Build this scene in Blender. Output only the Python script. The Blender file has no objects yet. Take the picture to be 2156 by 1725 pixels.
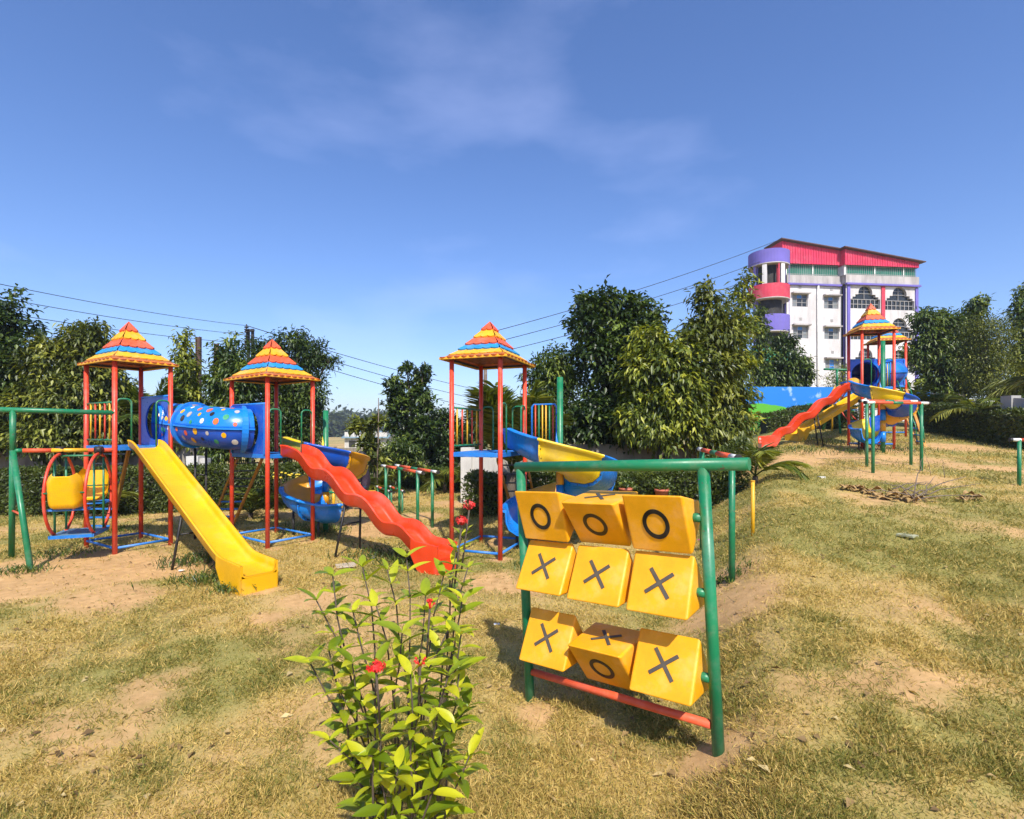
import bpy, bmesh, math, random
import numpy as np
from mathutils import Vector, Matrix

random.seed(7); RNG = np.random.default_rng(7)
scene = bpy.context.scene
COL = scene.collection
PI = math.pi
R = math.radians

# ------------------------------------------------------------------ camera, world, sun, exposure
CAMH, FPX, HX, HY, WPX = 1.7, 1100.0, 1078.0, 910.0, 2156.0   # eye height, focal length and horizon on a 2156 px wide picture
cam_data = bpy.data.cameras.new('camera'); cam = bpy.data.objects.new('camera', cam_data); COL.objects.link(cam)
cam.location = (0, 0, CAMH); cam.rotation_euler = (R(90), 0, 0)
cam_data.sensor_width = 36; cam_data.lens = 36 * FPX / WPX
cam_data.shift_y = (HY - 862.5) / WPX
cam_data.clip_start = 0.05; cam_data.clip_end = 3000
scene.camera = cam

SUN_FROM = Vector((0.14, -0.66, 0.74)).normalized()
world = bpy.data.worlds.new('World'); scene.world = world; world.use_nodes = True
wn = world.node_tree; wn.nodes.clear()
w_out = wn.nodes.new('ShaderNodeOutputWorld'); w_bg = wn.nodes.new('ShaderNodeBackground')
sky = wn.nodes.new('ShaderNodeTexSky'); sky.sky_type = 'NISHITA'; sky.sun_disc = False
sky.sun_elevation = math.asin(SUN_FROM.z); sky.sun_rotation = math.atan2(SUN_FROM.x, SUN_FROM.y)
sky.air_density = 1.0; sky.dust_density = 0.9; sky.ozone_density = 3.0; sky.altitude = 0
hsv = wn.nodes.new('ShaderNodeHueSaturation'); hsv.inputs['Saturation'].default_value = 1.12
tc = wn.nodes.new('ShaderNodeTexCoord'); mp = wn.nodes.new('ShaderNodeMapping'); mp.inputs['Scale'].default_value = (1, 1, 2.6)
cn = wn.nodes.new('ShaderNodeTexNoise'); cn.inputs['Scale'].default_value = 2.1; cn.inputs['Detail'].default_value = 9
cr = wn.nodes.new('ShaderNodeValToRGB')
cr.color_ramp.elements[0].position = 0.52; cr.color_ramp.elements[0].color = (0, 0, 0, 1)
cr.color_ramp.elements[1].position = 0.78; cr.color_ramp.elements[1].color = (0.20, 0.20, 0.20, 1)
cm = wn.nodes.new('ShaderNodeMixRGB'); cm.inputs['Color2'].default_value = (6.6, 7.2, 9.0, 1)
wn.links.new(tc.outputs['Generated'], mp.inputs['Vector']); wn.links.new(mp.outputs['Vector'], cn.inputs['Vector'])
wn.links.new(cn.outputs['Fac'], cr.inputs['Fac']); wn.links.new(cr.outputs['Color'], cm.inputs['Fac'])
wn.links.new(sky.outputs['Color'], hsv.inputs['Color']); wn.links.new(hsv.outputs['Color'], cm.inputs['Color1'])
tint = wn.nodes.new('ShaderNodeMixRGB'); tint.blend_type = 'MULTIPLY'; tint.inputs['Fac'].default_value = 1; tint.inputs['Color2'].default_value = (0.89, 0.89, 1.07, 1)
wn.links.new(cm.outputs['Color'], tint.inputs['Color1']); wn.links.new(tint.outputs['Color'], w_bg.inputs['Color']); w_bg.inputs['Strength'].default_value = 0.145
wn.links.new(w_bg.outputs['Background'], w_out.inputs['Surface'])

sun_data = bpy.data.lights.new('sun', 'SUN'); sun_data.energy = 4.6; sun_data.angle = R(0.6); sun_data.color = (1.0, 0.94, 0.83)
sun = bpy.data.objects.new('sun', sun_data); COL.objects.link(sun)
sun.rotation_euler = SUN_FROM.to_track_quat('Z', 'Y').to_euler(); sun.location = (10, -8, 30)
scene.view_settings.view_transform = 'Standard'; scene.view_settings.look = 'None'
scene.view_settings.exposure = 0.42; scene.view_settings.gamma = 1.0
scene.render.engine = 'CYCLES'
scene.cycles.max_bounces = 4; scene.cycles.diffuse_bounces = 2; scene.cycles.glossy_bounces = 2
scene.cycles.transmission_bounces = 3; scene.cycles.transparent_max_bounces = 4
scene.cycles.caustics_reflective = False; scene.cycles.caustics_refractive = False
scene.cycles.use_denoising = True; scene.cycles.use_adaptive_sampling = True; scene.cycles.adaptive_threshold = 0.025; scene.cycles.volume_bounces = 0

# ------------------------------------------------------------------ terrain and picture-to-ground helpers
def smooth(t):
    t = np.clip(t, 0, 1); return t * t * (3 - 2 * t)
def elev(x, y):                       # flat playground on the left, a lawn that climbs away on the right
    x = np.asarray(x, float); y = np.asarray(y, float)
    yy = np.maximum(y, 0.5)
    t = smooth((x / yy - 0.29) / (0.53 - 0.29))
    yc = 21.0 - np.logaddexp(0, (21.0 - np.maximum(y, 0)) * 1.2) / 1.2
    yc = np.clip(yc, 0, 21)
    yc = np.where(y < 20, np.minimum(np.maximum(y, 0), 21), np.minimum(np.maximum(y, 0), 21))
    return 0.103 * yc * t * (y > 0)
def P(x, y, d):
    return Vector(((x - HX) * d / FPX, d, CAMH + (HY - y) * d / FPX))
def GD(x, d):                         # ground under picture column x at depth d
    X = (x - HX) * d / FPX
    return Vector((X, d, float(elev(X, d))))
def G(x, y):                          # where the ray through (x, y) meets the ground
    d, last = 1.5, 1.5
    while d < 300:
        p = P(x, y, d)
        if p.z <= float(elev(p.x, p.y)):
            break
        last = d; d *= 1.01
    lo, hi = last, d
    for _ in range(30):
        m = (lo + hi) / 2; p = P(x, y, m)
        if p.z <= float(elev(p.x, p.y)): hi = m
        else: lo = m
    p = P(x, y, hi); p.z = float(elev(p.x, p.y)); return p
def onground(x, y):
    return Vector((x, y, float(elev(x, y))))
def hash2(i, j):
    s = np.sin(i * 127.1 + j * 311.7) * 43758.5453; return s - np.floor(s)
def vn(x, y):
    x = np.asarray(x, float); y = np.asarray(y, float)
    i = np.floor(x); j = np.floor(y); a = smooth(x - i); b = smooth(y - j)
    return (hash2(i, j) * (1 - a) + hash2(i + 1, j) * a) * (1 - b) + (hash2(i, j + 1) * (1 - a) + hash2(i + 1, j + 1) * a) * b

# ------------------------------------------------------------------ mesh helpers
class MB:
    def __init__(s): s.v = []; s.f = []; s.s = []; s.m = []
    def add(s, vs, fs, sm=False, mi=0):
        o = len(s.v); s.v += [Vector(v) for v in vs]; s.f += [tuple(i + o for i in f) for f in fs]
        s.s += [sm] * len(fs); s.m += [mi] * len(fs); return s
    def box(s, c, size, rz=0, mi=0, M=None):
        hx, hy, hz = size[0] / 2, size[1] / 2, size[2] / 2
        M = M or Matrix.Rotation(rz, 3, 'Z'); c = Vector(c)
        vs = [c + M @ Vector((a * hx, b * hy, d * hz)) for d in (-1, 1) for b in (-1, 1) for a in (-1, 1)]
        return s.add(vs, [(0, 2, 3, 1), (4, 5, 7, 6), (0, 1, 5, 4), (2, 6, 7, 3), (0, 4, 6, 2), (1, 3, 7, 5)], False, mi)
    def beam(s, a, b, w, t, up=(0, 0, 1), mi=0):      # a bar of rectangular section from a to b
        a = Vector(a); b = Vector(b); d = (b - a); l = d.length; d.normalize()
        x = d.cross(Vector(up)); x = x.normalized() if x.length > 1e-5 else Vector((1, 0, 0)); z = x.cross(d)
        M = Matrix((x, d, z)).transposed()
        return s.box((a + b) / 2, (w, l, t), mi=mi, M=M)
    def tube(s, pts, r, n=10, closed=False, caps=True, mi=0):
        pts = [Vector(p) for p in pts]; k = len(pts); rs = r if isinstance(r, (list, tuple)) else [r] * k
        def tan(i):
            if closed: t = pts[(i + 1) % k] - pts[i - 1]
            elif i == 0: t = pts[1] - pts[0]
            elif i == k - 1: t = pts[-1] - pts[-2]
            else: t = (pts[i + 1] - pts[i]).normalized() + (pts[i] - pts[i - 1]).normalized()
            return t.normalized()
        t = tan(0); nn = t.cross(Vector((0, 0, 1)))
        if nn.length < 1e-4: nn = t.cross(Vector((0, 1, 0)))
        nn.normalize(); vs = []
        for i in range(k):
            t = tan(i); nn = (nn - t * nn.dot(t)).normalized(); b = t.cross(nn)
            for j in range(n):
                a = 2 * PI * j / n; vs.append(pts[i] + (nn * math.cos(a) + b * math.sin(a)) * rs[i])
        fs = []
        for i in range(k if closed else k - 1):
            for j in range(n):
                a = i * n + j; b2 = i * n + (j + 1) % n; c = ((i + 1) % k) * n
                fs.append((a, b2, c + (j + 1) % n, c + j))
        s.add(vs, fs, True, mi)
        if caps and not closed:
            o = len(s.v) - len(vs)
            s.f.append(tuple(o + j for j in range(n))[::-1]); s.f.append(tuple(o + (k - 1) * n + j for j in range(n)))
            s.s += [False, False]; s.m += [mi, mi]
        return s
    def grid(s, rows, closed_u=False, closed_v=False, sm=True, mi=0):
        k = len(rows); n = len(rows[0]); vs = [p for r in rows for p in r]; fs = []
        for i in range(k if closed_v else k - 1):
            for j in range(n if closed_u else n - 1):
                i2 = (i + 1) % k; j2 = (j + 1) % n
                fs.append((i * n + j, i * n + j2, i2 * n + j2, i2 * n + j))
        return s.add(vs, fs, sm, mi)
    def prism(s, poly, d, mi=0, sm=False):           # polygon extruded by vector d
        k = len(poly); poly = [Vector(p) for p in poly]; d = Vector(d)
        s.add(poly + [p + d for p in poly], [tuple(range(k))[::-1], tuple(range(k, 2 * k))] + [(i, (i + 1) % k, k + (i + 1) % k, k + i) for i in range(k)], sm, mi)
        return s
    def disc(s, c, ax, r, h, n=12, mi=0):
        ax = Vector(ax).normalized(); return s.tube([Vector(c), Vector(c) + ax * h], r, n, mi=mi)
OFF = {}
def link(o, parent=None):
    COL.objects.link(o)
    if parent is not None: o.parent = parent
    return o
def mkmesh(mb, name, mats, off):
    me = bpy.data.meshes.new(name)
    me.from_pydata([v - off for v in mb.v], [], mb.f)
    if not isinstance(mats, (list, tuple)): mats = [mats]
    for m in mats: me.materials.append(m)
    me.polygons.foreach_set('use_smooth', mb.s); me.polygons.foreach_set('material_index', mb.m)
    me.update(); return me
def part(mb, name, mats, parent, label=None, bevel=0, kind=None):
    off = OFF.get(parent.name, Vector()) if parent is not None else Vector()
    o = bpy.data.objects.new(name, mkmesh(mb, name, mats, off)); link(o, parent); OFF[o.name] = off
    if label: o['label'] = label
    if kind: o['kind'] = kind
    if bevel: bev(o, bevel)
    return o
def bev(o, w, seg=2):
    m = o.modifiers.new('bevel', 'BEVEL'); m.width = w; m.segments = seg; m.limit_method = 'ANGLE'; m.angle_limit = R(35)
    return o
def thing(name, label, cat, loc=(0, 0, 0), group=None, local=False):
    o = bpy.data.objects.new(name, None); o.empty_display_size = 0.2; link(o); o.location = loc
    OFF[o.name] = Vector() if local else Vector(loc)
    o['label'] = label; o['category'] = cat
    if group: o['group'] = group
    return o
def single(mb, name, mats, label=None, cat=None, loc=(0, 0, 0), group=None, kind=None, bevel=0):
    o = bpy.data.objects.new(name, mkmesh(mb, name, mats, Vector(loc))); link(o); o.location = loc; OFF[o.name] = Vector(loc)
    if label: o['label'] = label
    if cat: o['category'] = cat
    if group: o['group'] = group
    if kind: o['kind'] = kind
    if bevel: bev(o, bevel)
    return o
def copy_tree(o, parent=None):
    c = o.copy(); COL.objects.link(c); c.parent = parent
    for ch in list(o.children): copy_tree(ch, c)
    return c

# ------------------------------------------------------------------ materials
MATS = {}
def base_mat(name):
    m = bpy.data.materials.new(name); m.use_nodes = True; nt = m.node_tree
    return m, nt, nt.nodes['Principled BSDF']
def noise(nt, scale, detail=4, rough=0.6, coord='Object', vec=None):
    t = nt.nodes.new('ShaderNodeTexNoise'); t.inputs['Scale'].default_value = scale; t.inputs['Detail'].default_value = detail
    t.inputs['Roughness'].default_value = rough
    if vec is None:
        c = nt.nodes.new('ShaderNodeTexCoord'); vec = c.outputs[coord]
    nt.links.new(vec, t.inputs['Vector']); return t.outputs['Fac']
def ramp(nt, fac, stops):
    r = nt.nodes.new('ShaderNodeValToRGB'); nt.links.new(fac, r.inputs['Fac']); e = r.color_ramp.elements
    while len(e) < len(stops): e.new(0.5)
    for k, (p, c) in enumerate(stops):
        e[k].position = p; e[k].color = (*c, 1) if len(c) == 3 else c
    return r.outputs['Color']
def mixc(nt, fac, a, b, mode='MIX'):
    m = nt.nodes.new('ShaderNodeMixRGB'); m.blend_type = mode
    for k, s in (('Fac', fac), ('Color1', a), ('Color2', b)):
        if hasattr(s, 'links'): nt.links.new(s, m.inputs[k])
        elif k == 'Fac': m.inputs[k].default_value = s
        else: m.inputs[k].default_value = (*s, 1)
    return m.outputs['Color']
def bump(nt, bs, fac, strength=0.2, dist=0.01):
    b = nt.nodes.new('ShaderNodeBump'); b.inputs['Strength'].default_value = strength; b.inputs['Distance'].default_value = dist
    nt.links.new(fac, b.inputs['Height']); nt.links.new(b.outputs['Normal'], bs.inputs['Normal'])
def paint(key, col, rough=0.38, chip=0.0, chipcol=(0.10, 0.06, 0.04), dirt=0.25, dirtcol=(0.30, 0.20, 0.11), scale=3.0, bumps=0.12):
    if key in MATS: return MATS[key]
    m, nt, bs = base_mat(key)
    n1 = noise(nt, scale, 5); v = ramp(nt, n1, [(0.3, (0.78,) * 3), (0.7, (1.1,) * 3)])
    c = mixc(nt, 1.0, col, v, 'MULTIPLY')
    pale = tuple(0.55 * k + 0.45 * 0.62 for k in col); nf = noise(nt, scale * 0.9, 7, 0.72); ff = ramp(nt, nf, [(0.50, (0, 0, 0)), (0.80, (0.45 if max(col) > .1 else 0.12,) * 3)])
    c = mixc(nt, ff, c, pale)
    if max(col) > .1:
        mpn = nt.nodes.new('ShaderNodeMapping'); mpn.inputs['Rotation'].default_value = (0.5, 0.3, 0.7); mpn.inputs['Scale'].default_value = (1, 9, 9)
        tco = nt.nodes.new('ShaderNodeTexCoord'); nt.links.new(tco.outputs['Object'], mpn.inputs['Vector'])
        sc_ = ramp(nt, noise(nt, scale * 2.2, 8, 0.75, vec=mpn.outputs['Vector']), [(0.60, (0, 0, 0)), (0.72, (0.30,) * 3)]); c = mixc(nt, sc_, c, tuple(k * 0.45 for k in col))
    n2 = noise(nt, scale * 4.3, 8, 0.7); d = ramp(nt, n2, [(0.52, (0, 0, 0)), (0.78, (dirt,) * 3)])
    c = mixc(nt, d, c, dirtcol)
    if chip > 0:
        n3 = noise(nt, scale * 9, 6, 0.75); k = ramp(nt, n3, [(0.70 - chip * 0.12, (0, 0, 0)), (0.72 - chip * 0.12, (1, 1, 1))])
        c = mixc(nt, k, c, chipcol)
    nt.links.new(c, bs.inputs['Base Color'])
    rr = ramp(nt, n2, [(0.3, (rough * 0.8,) * 3), (0.75, (min(1, rough * 1.7),) * 3)]); nt.links.new(rr, bs.inputs['Roughness'])
    if bumps: bump(nt, bs, n2, bumps, 0.006)
    MATS[key] = m; return m
RED = paint('red_orange_paint', (0.72, 0.055, 0.018), 0.36, 0.5)
GREEN = paint('green_paint', (0.008, 0.19, 0.075), 0.33, 0.6)
BLUE = paint('blue_paint', (0.01, 0.19, 0.62), 0.36, 0.4)
YELLOW = paint('yellow_paint', (0.80, 0.42, 0.012), 0.38, 0.5)
BLACKP = paint('black_paint', (0.012, 0.012, 0.013), 0.45, 0.6, (0.09, 0.05, 0.03))
DARKRUNG = paint('dark_rung', (0.018, 0.03, 0.045), 0.45, 0.8, (0.10, 0.06, 0.04))
ORWOOD = paint('ochre_stringer', (0.50, 0.22, 0.025), 0.5, 0.6, dirt=0.5)
FYEL = paint('yellow_fibreglass', (0.84, 0.44, 0.004), 0.30, 0, dirt=0.35, dirtcol=(0.42, 0.20, 0.03), scale=1.6, bumps=0.05)
FYEL2 = paint('lemon_fibreglass', (0.82, 0.56, 0.008), 0.30, 0, dirt=0.3, dirtcol=(0.4, 0.22, 0.05), scale=1.6, bumps=0.05)
FORG = paint('amber_fibreglass', (0.74, 0.33, 0.008), 0.33, 0, dirt=0.35, dirtcol=(0.3, 0.13, 0.03), scale=1.6, bumps=0.05)
FRED = paint('red_fibreglass', (0.80, 0.058, 0.012), 0.28, 0, dirt=0.25, dirtcol=(0.5, 0.14, 0.06), scale=1.6, bumps=0.05)
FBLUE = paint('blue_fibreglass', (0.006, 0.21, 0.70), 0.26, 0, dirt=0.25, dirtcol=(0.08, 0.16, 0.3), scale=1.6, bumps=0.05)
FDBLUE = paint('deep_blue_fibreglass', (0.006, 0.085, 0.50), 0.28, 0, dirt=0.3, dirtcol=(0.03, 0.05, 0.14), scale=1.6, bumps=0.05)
PRISM = paint('yellow_prism_paint', (0.88, 0.40, 0.003), 0.42, 0, dirt=0.40, dirtcol=(0.60, 0.20, 0.008), scale=5, bumps=0.08)
MARKX = paint('grey_mark', (0.075, 0.065, 0.05), 0.6, 0, dirt=0.4, dirtcol=(0.2, 0.14, 0.05))
MARKO = paint('black_mark', (0.006, 0.006, 0.006), 0.4, 0, dirt=0.1)
SH_RED = paint('roof_red', (0.74, 0.10, 0.030), 0.5, 0, dirt=0.45, dirtcol=(0.5, 0.2, 0.1), scale=4)
SH_ORA = paint('roof_orange', (0.72, 0.15, 0.025), 0.5, 0, dirt=0.45, dirtcol=(0.5, 0.25, 0.08), scale=4)
SH_YEL = paint('roof_yellow', (0.82, 0.40, 0.010), 0.5, 0, dirt=0.4, dirtcol=(0.5, 0.2, 0.03), scale=4)
SH_BLU = paint('roof_blue', (0.012, 0.26, 0.66), 0.5, 0, dirt=0.3, dirtcol=(0.1, 0.2, 0.3), scale=4)
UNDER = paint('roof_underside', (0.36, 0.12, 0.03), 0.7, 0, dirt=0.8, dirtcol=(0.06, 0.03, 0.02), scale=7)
WHITEP = paint('white_paint', (0.78, 0.77, 0.72), 0.5, 0.3, dirt=0.35)
SILVER = paint('grey_dot_paint', (0.42, 0.40, 0.38), 0.35, 0)
GRDOT = paint('green_dot_paint', (0.02, 0.30, 0.13), 0.35, 0)
BARK = paint('bark', (0.085, 0.062, 0.042), 0.9, 0, dirt=0.6, dirtcol=(0.16, 0.13, 0.10), scale=9, bumps=0.8)
PLANKW = paint('weathered_pole', (0.16, 0.12, 0.09), 0.85, 0, dirt=0.4, scale=7, bumps=0.5)
RUST = paint('rusty_steel', (0.10, 0.055, 0.045), 0.75, 0.5, (0.2, 0.08, 0.03), scale=5)
TERRA = paint('terracotta', (0.55, 0.15, 0.08), 0.7, 0)
STRAWL = paint('dry_leaf', (0.36, 0.22, 0.07), 0.7, 0, dirt=0.6, dirtcol=(0.10, 0.05, 0.02), scale=14)
CARD = paint('cardboard', (0.50, 0.42, 0.30), 0.8, 0, dirt=0.4)
PAPER = paint('scrap_paper', (0.75, 0.75, 0.72), 0.7, 0)
SLAB = paint('pale_stone', (0.36, 0.37, 0.22), 0.95, 0, dirt=0.5, scale=8)
TWIG = paint('dry_twig', (0.16, 0.12, 0.085), 0.85, 0, scale=10)

def wall_mat(key, col, stain, amt=0.7, scale=0.8, stretch=(1, 1, 0.22)):
    if key in MATS: return MATS[key]
    m, nt, bs = base_mat(key)
    c0 = nt.nodes.new('ShaderNodeTexCoord'); mpn = nt.nodes.new('ShaderNodeMapping'); mpn.inputs['Scale'].default_value = stretch
    nt.links.new(c0.outputs['Object'], mpn.inputs['Vector'])
    n1 = noise(nt, scale * 3, 8, 0.65, vec=mpn.outputs['Vector']); n2 = noise(nt, scale, 6, 0.6)
    n3 = noise(nt, 24, 6, 0.7)
    f = ramp(nt, n1, [(0.44, (0, 0, 0)), (0.74, (amt,) * 3)]); c = mixc(nt, f, col, stain)
    v = ramp(nt, n2, [(0.3, (0.8,) * 3), (0.7, (1.08,) * 3)]); c = mixc(nt, 1.0, c, v, 'MULTIPLY')
    nt.links.new(c, bs.inputs['Base Color']); bs.inputs['Roughness'].default_value = 0.9; bump(nt, bs, n3, 0.35, 0.01)
    MATS[key] = m; return m
CONC = wall_mat('stained_concrete', (0.33, 0.29, 0.23), (0.07, 0.06, 0.05), 0.85)
WHITEW = wall_mat('whitewashed_wall', (0.62, 0.60, 0.55), (0.22, 0.19, 0.15), 0.6)
WHITEDIM = wall_mat('edge_dimmed_wall', (0.36, 0.35, 0.33), (0.18, 0.16, 0.14), 0.5)  # white wall greyed in its colour, vignette darkening at the right edge
BWHITE = wall_mat('building_white', (0.68, 0.66, 0.66), (0.30, 0.27, 0.25), 0.5, 0.35)
BGREY = wall_mat('parapet_grey', (0.50, 0.47, 0.45), (0.13, 0.11, 0.10), 0.75, 0.4)
BPURP = wall_mat('building_purple', (0.17, 0.14, 0.50), (0.16, 0.14, 0.30), 0.4, 0.5)
BPINK = paint('pink_sheet', (0.62, 0.025, 0.085), 0.5, 0, dirt=0.2, scale=0.6)
BRED = paint('building_red', (0.58, 0.04, 0.08), 0.6, 0, dirt=0.3, scale=0.8)
BGREEN = paint('green_net', (0.004, 0.19, 0.125), 0.7, 0, dirt=0.3, dirtcol=(0.0, 0.05, 0.04), scale=0.9)
BGRN2 = paint('building_green', (0.03, 0.38, 0.22), 0.6, 0)
BDARK = paint('room_shade_black', (0.012, 0.011, 0.010), 0.8, 0, bumps=0)  # near-black colour painted in for shade inside the building
GLASSD = paint('dark_glass', (0.018, 0.022, 0.022), 0.12, 0, bumps=0)
GLASSP = paint('frosted_glass', (0.20, 0.22, 0.23), 0.3, 0, bumps=0)
GLASSB = paint('blue_glass', (0.03, 0.20, 0.60), 0.2, 0, bumps=0)
BTRIM = paint('grey_frame', (0.34, 0.33, 0.32), 0.6, 0, scale=1)
SHEDB = paint('blue_shed', (0.16, 0.25, 0.30), 0.7, 0, scale=0.5)

def leaf_mat(key, dark, mid, light, trans=0.3, rough=0.42):
    m, nt, bs = base_mat(key)
    at = nt.nodes.new('ShaderNodeAttribute'); at.attribute_name = 'var'
    c = ramp(nt, at.outputs['Fac'], [(0.0, dark), (0.55, mid), (1.0, light)])
    nt.links.new(c, bs.inputs['Base Color']); bs.inputs['Roughness'].default_value = rough
    tr = nt.nodes.new('ShaderNodeBsdfTranslucent'); c2 = mixc(nt, 1.0, c, (1.25, 1.2, 0.5), 'MULTIPLY'); nt.links.new(c2, tr.inputs['Color'])
    mx = nt.nodes.new('ShaderNodeMixShader'); mx.inputs['Fac'].default_value = trans
    out = nt.nodes['Material Output']
    nt.links.new(bs.outputs['BSDF'], mx.inputs[1]); nt.links.new(tr.outputs['BSDF'], mx.inputs[2]); nt.links.new(mx.outputs['Shader'], out.inputs['Surface'])
    return m
L_OLIVE = leaf_mat('leaf_olive', (0.030, 0.050, 0.010), (0.130, 0.155, 0.022), (0.40, 0.41, 0.070))
L_DARK = leaf_mat('leaf_dark', (0.014, 0.034, 0.008), (0.050, 0.088, 0.016), (0.19, 0.26, 0.04))
L_MID = leaf_mat('leaf_mid', (0.022, 0.048, 0.010), (0.090, 0.140, 0.020), (0.29, 0.34, 0.05))
L_LIME = leaf_mat('leaf_lime', (0.045, 0.075, 0.012), (0.180, 0.220, 0.024), (0.50, 0.50, 0.05))
L_HEDGE = leaf_mat('leaf_hedge', (0.018, 0.036, 0.008), (0.095, 0.125, 0.018), (0.27, 0.30, 0.045))
L_PALM = leaf_mat('leaf_palm', (0.05, 0.08, 0.012), (0.14, 0.18, 0.025), (0.32, 0.32, 0.05))
L_FAR = leaf_mat('leaf_far', (0.045, 0.065, 0.030), (0.09, 0.12, 0.05), (0.15, 0.19, 0.07))
L_GRASS = leaf_mat('grass_blade', (0.135, 0.165, 0.022), (0.44, 0.325, 0.080), (0.66, 0.48, 0.15), 0.25, 0.6)
L_IXORA = leaf_mat('ixora_leaf', (0.13, 0.20, 0.010), (0.31, 0.38, 0.014), (0.56, 0.56, 0.025), 0.35, 0.35)
PETAL = paint('red_petal', (0.70, 0.012, 0.010), 0.5, 0, bumps=0)
YFLOWER = paint('yellow_flower', (0.75, 0.55, 0.03), 0.6, 0, bumps=0)

# ------------------------------------------------------------------ foliage in bulk
def bulk_leaves(name, mat, pos, dirs, nrm, ln, wd, var, parent=None, curl=0.25, kind=None):
    n = len(pos)
    dirs = dirs / np.linalg.norm(dirs, axis=1, keepdims=True)
    side = np.cross(dirs, nrm); side /= (np.linalg.norm(side, axis=1, keepdims=True) + 1e-9)
    up = np.cross(side, dirs)
    ln = ln[:, None]; wd = wd[:, None]
    mid = pos + dirs * ln * 0.42 + up * wd * curl
    v = np.empty((n, 4, 3))
    v[:, 0] = pos; v[:, 1] = mid + side * wd * 0.5; v[:, 3] = mid - side * wd * 0.5
    v[:, 2] = pos + dirs * ln - np.array([0, 0, 1.0]) * ln * 0.12
    off = np.array(OFF.get(parent.name, Vector())) if parent is not None else np.zeros(3)
    v = (v - off).reshape(-1, 3)
    me = bpy.data.meshes.new(name); me.vertices.add(4 * n); me.vertices.foreach_set('co', v.astype(np.float32).ravel())
    idx = np.arange(n)[:, None] * 4 + np.array([0, 1, 2, 0, 2, 3])[None]
    me.loops.add(6 * n); me.loops.foreach_set('vertex_index', idx.astype(np.int32).ravel())
    me.polygons.add(2 * n); me.polygons.foreach_set('loop_start', (np.arange(2 * n) * 3).astype(np.int32))
    me.polygons.foreach_set('loop_total', np.full(2 * n, 3, np.int32))
    a = me.attributes.new('var', 'FLOAT', 'POINT'); a.data.foreach_set('value', np.repeat(np.clip(var, 0, 1), 4).astype(np.float32))
    me.materials.append(mat); me.update(); me.validate()
    o = bpy.data.objects.new(name, me); link(o, parent); OFF[o.name] = Vector(off)
    if kind: o['kind'] = kind
    return o
def unit(n):
    v = RNG.normal(size=(n, 3)); return v / np.linalg.norm(v, axis=1, keepdims=True)
STY = {  # leaf length, width, droop, clump spread, leaves in a clump
    'droop': (0.150, 0.056, 0.62, 0.10, 22), 'broad': (0.130, 0.066, 0.35, 0.10, 22), 'whorl': (0.17, 0.07, 0.15, 0.05, 16),
    'fine': (0.065, 0.026, 0.2, 0.13, 40), 'lance': (0.13, 0.042, 0.40, 0.11, 26), 'far': (0.9, 0.6, 0.2, 0.9, 12)}
def crown_cloud(lobes, style, dens=1.0, lscale=1.0):
    """lobes: (centre, rx, ry, rz). Leaves come in clumps near the shell of every lobe, with gaps between."""
    L, W, droop, spread, per = STY[style]; L *= lscale; W *= lscale; spread *= lscale
    PP = []; DD = []; NN = []; VV = []
    for c, rx, ry, rz in lobes:
        area = 4 * PI * ((rx * ry) ** 1.6 / 3 + (rx * rz) ** 1.6 / 3 + (ry * rz) ** 1.6 / 3) ** (1 / 1.6)
        nc = max(6, int(area * 26 * dens / (lscale ** 2)))
        d = unit(nc); rad = (0.30 + 0.70 * RNG.random(nc) ** 0.5) * (0.62 + 0.72 * vn(d[:, 0] * 3.1 + c[0] * 7, d[:, 2] * 3.1 + d[:, 1] * 2.3 + c[1] * 5)) * np.where(RNG.random(nc) < .06, 1.25, 1.0)
        cc = np.array(c)[None] + d * rad[:, None] * np.array([[rx, ry, rz]])
        tone = RNG.random(nc) ** 1.35 * 0.72 + 0.14 * rad
        k = np.repeat(np.arange(nc), per); n = len(k)
        out = d[k] * np.array([[1, 1, 0.7]])
        p = cc[k] + RNG.normal(size=(n, 3)) * spread * np.array([[1, 1, 0.75]])
        dr = out * 0.7 + unit(n) * 0.75; dr[:, 2] -= droop
        if style == 'whorl':
            dr = unit(n) + out * 0.5; dr[:, 2] += 0.1
        PP.append(p); DD.append(dr); NN.append(unit(n) * 0.5 + np.array([[0, 0, 1.0]]) + out * 0.4)
        VV.append(np.clip(tone[k] + RNG.normal(size=n) * 0.13, 0, 1))
    PP = np.concatenate(PP); n = len(PP)
    return PP, np.concatenate(DD), np.concatenate(NN), L * (0.7 + 0.6 * RNG.random(n)), W * (0.7 + 0.6 * RNG.random(n)), np.concatenate(VV)
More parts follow.
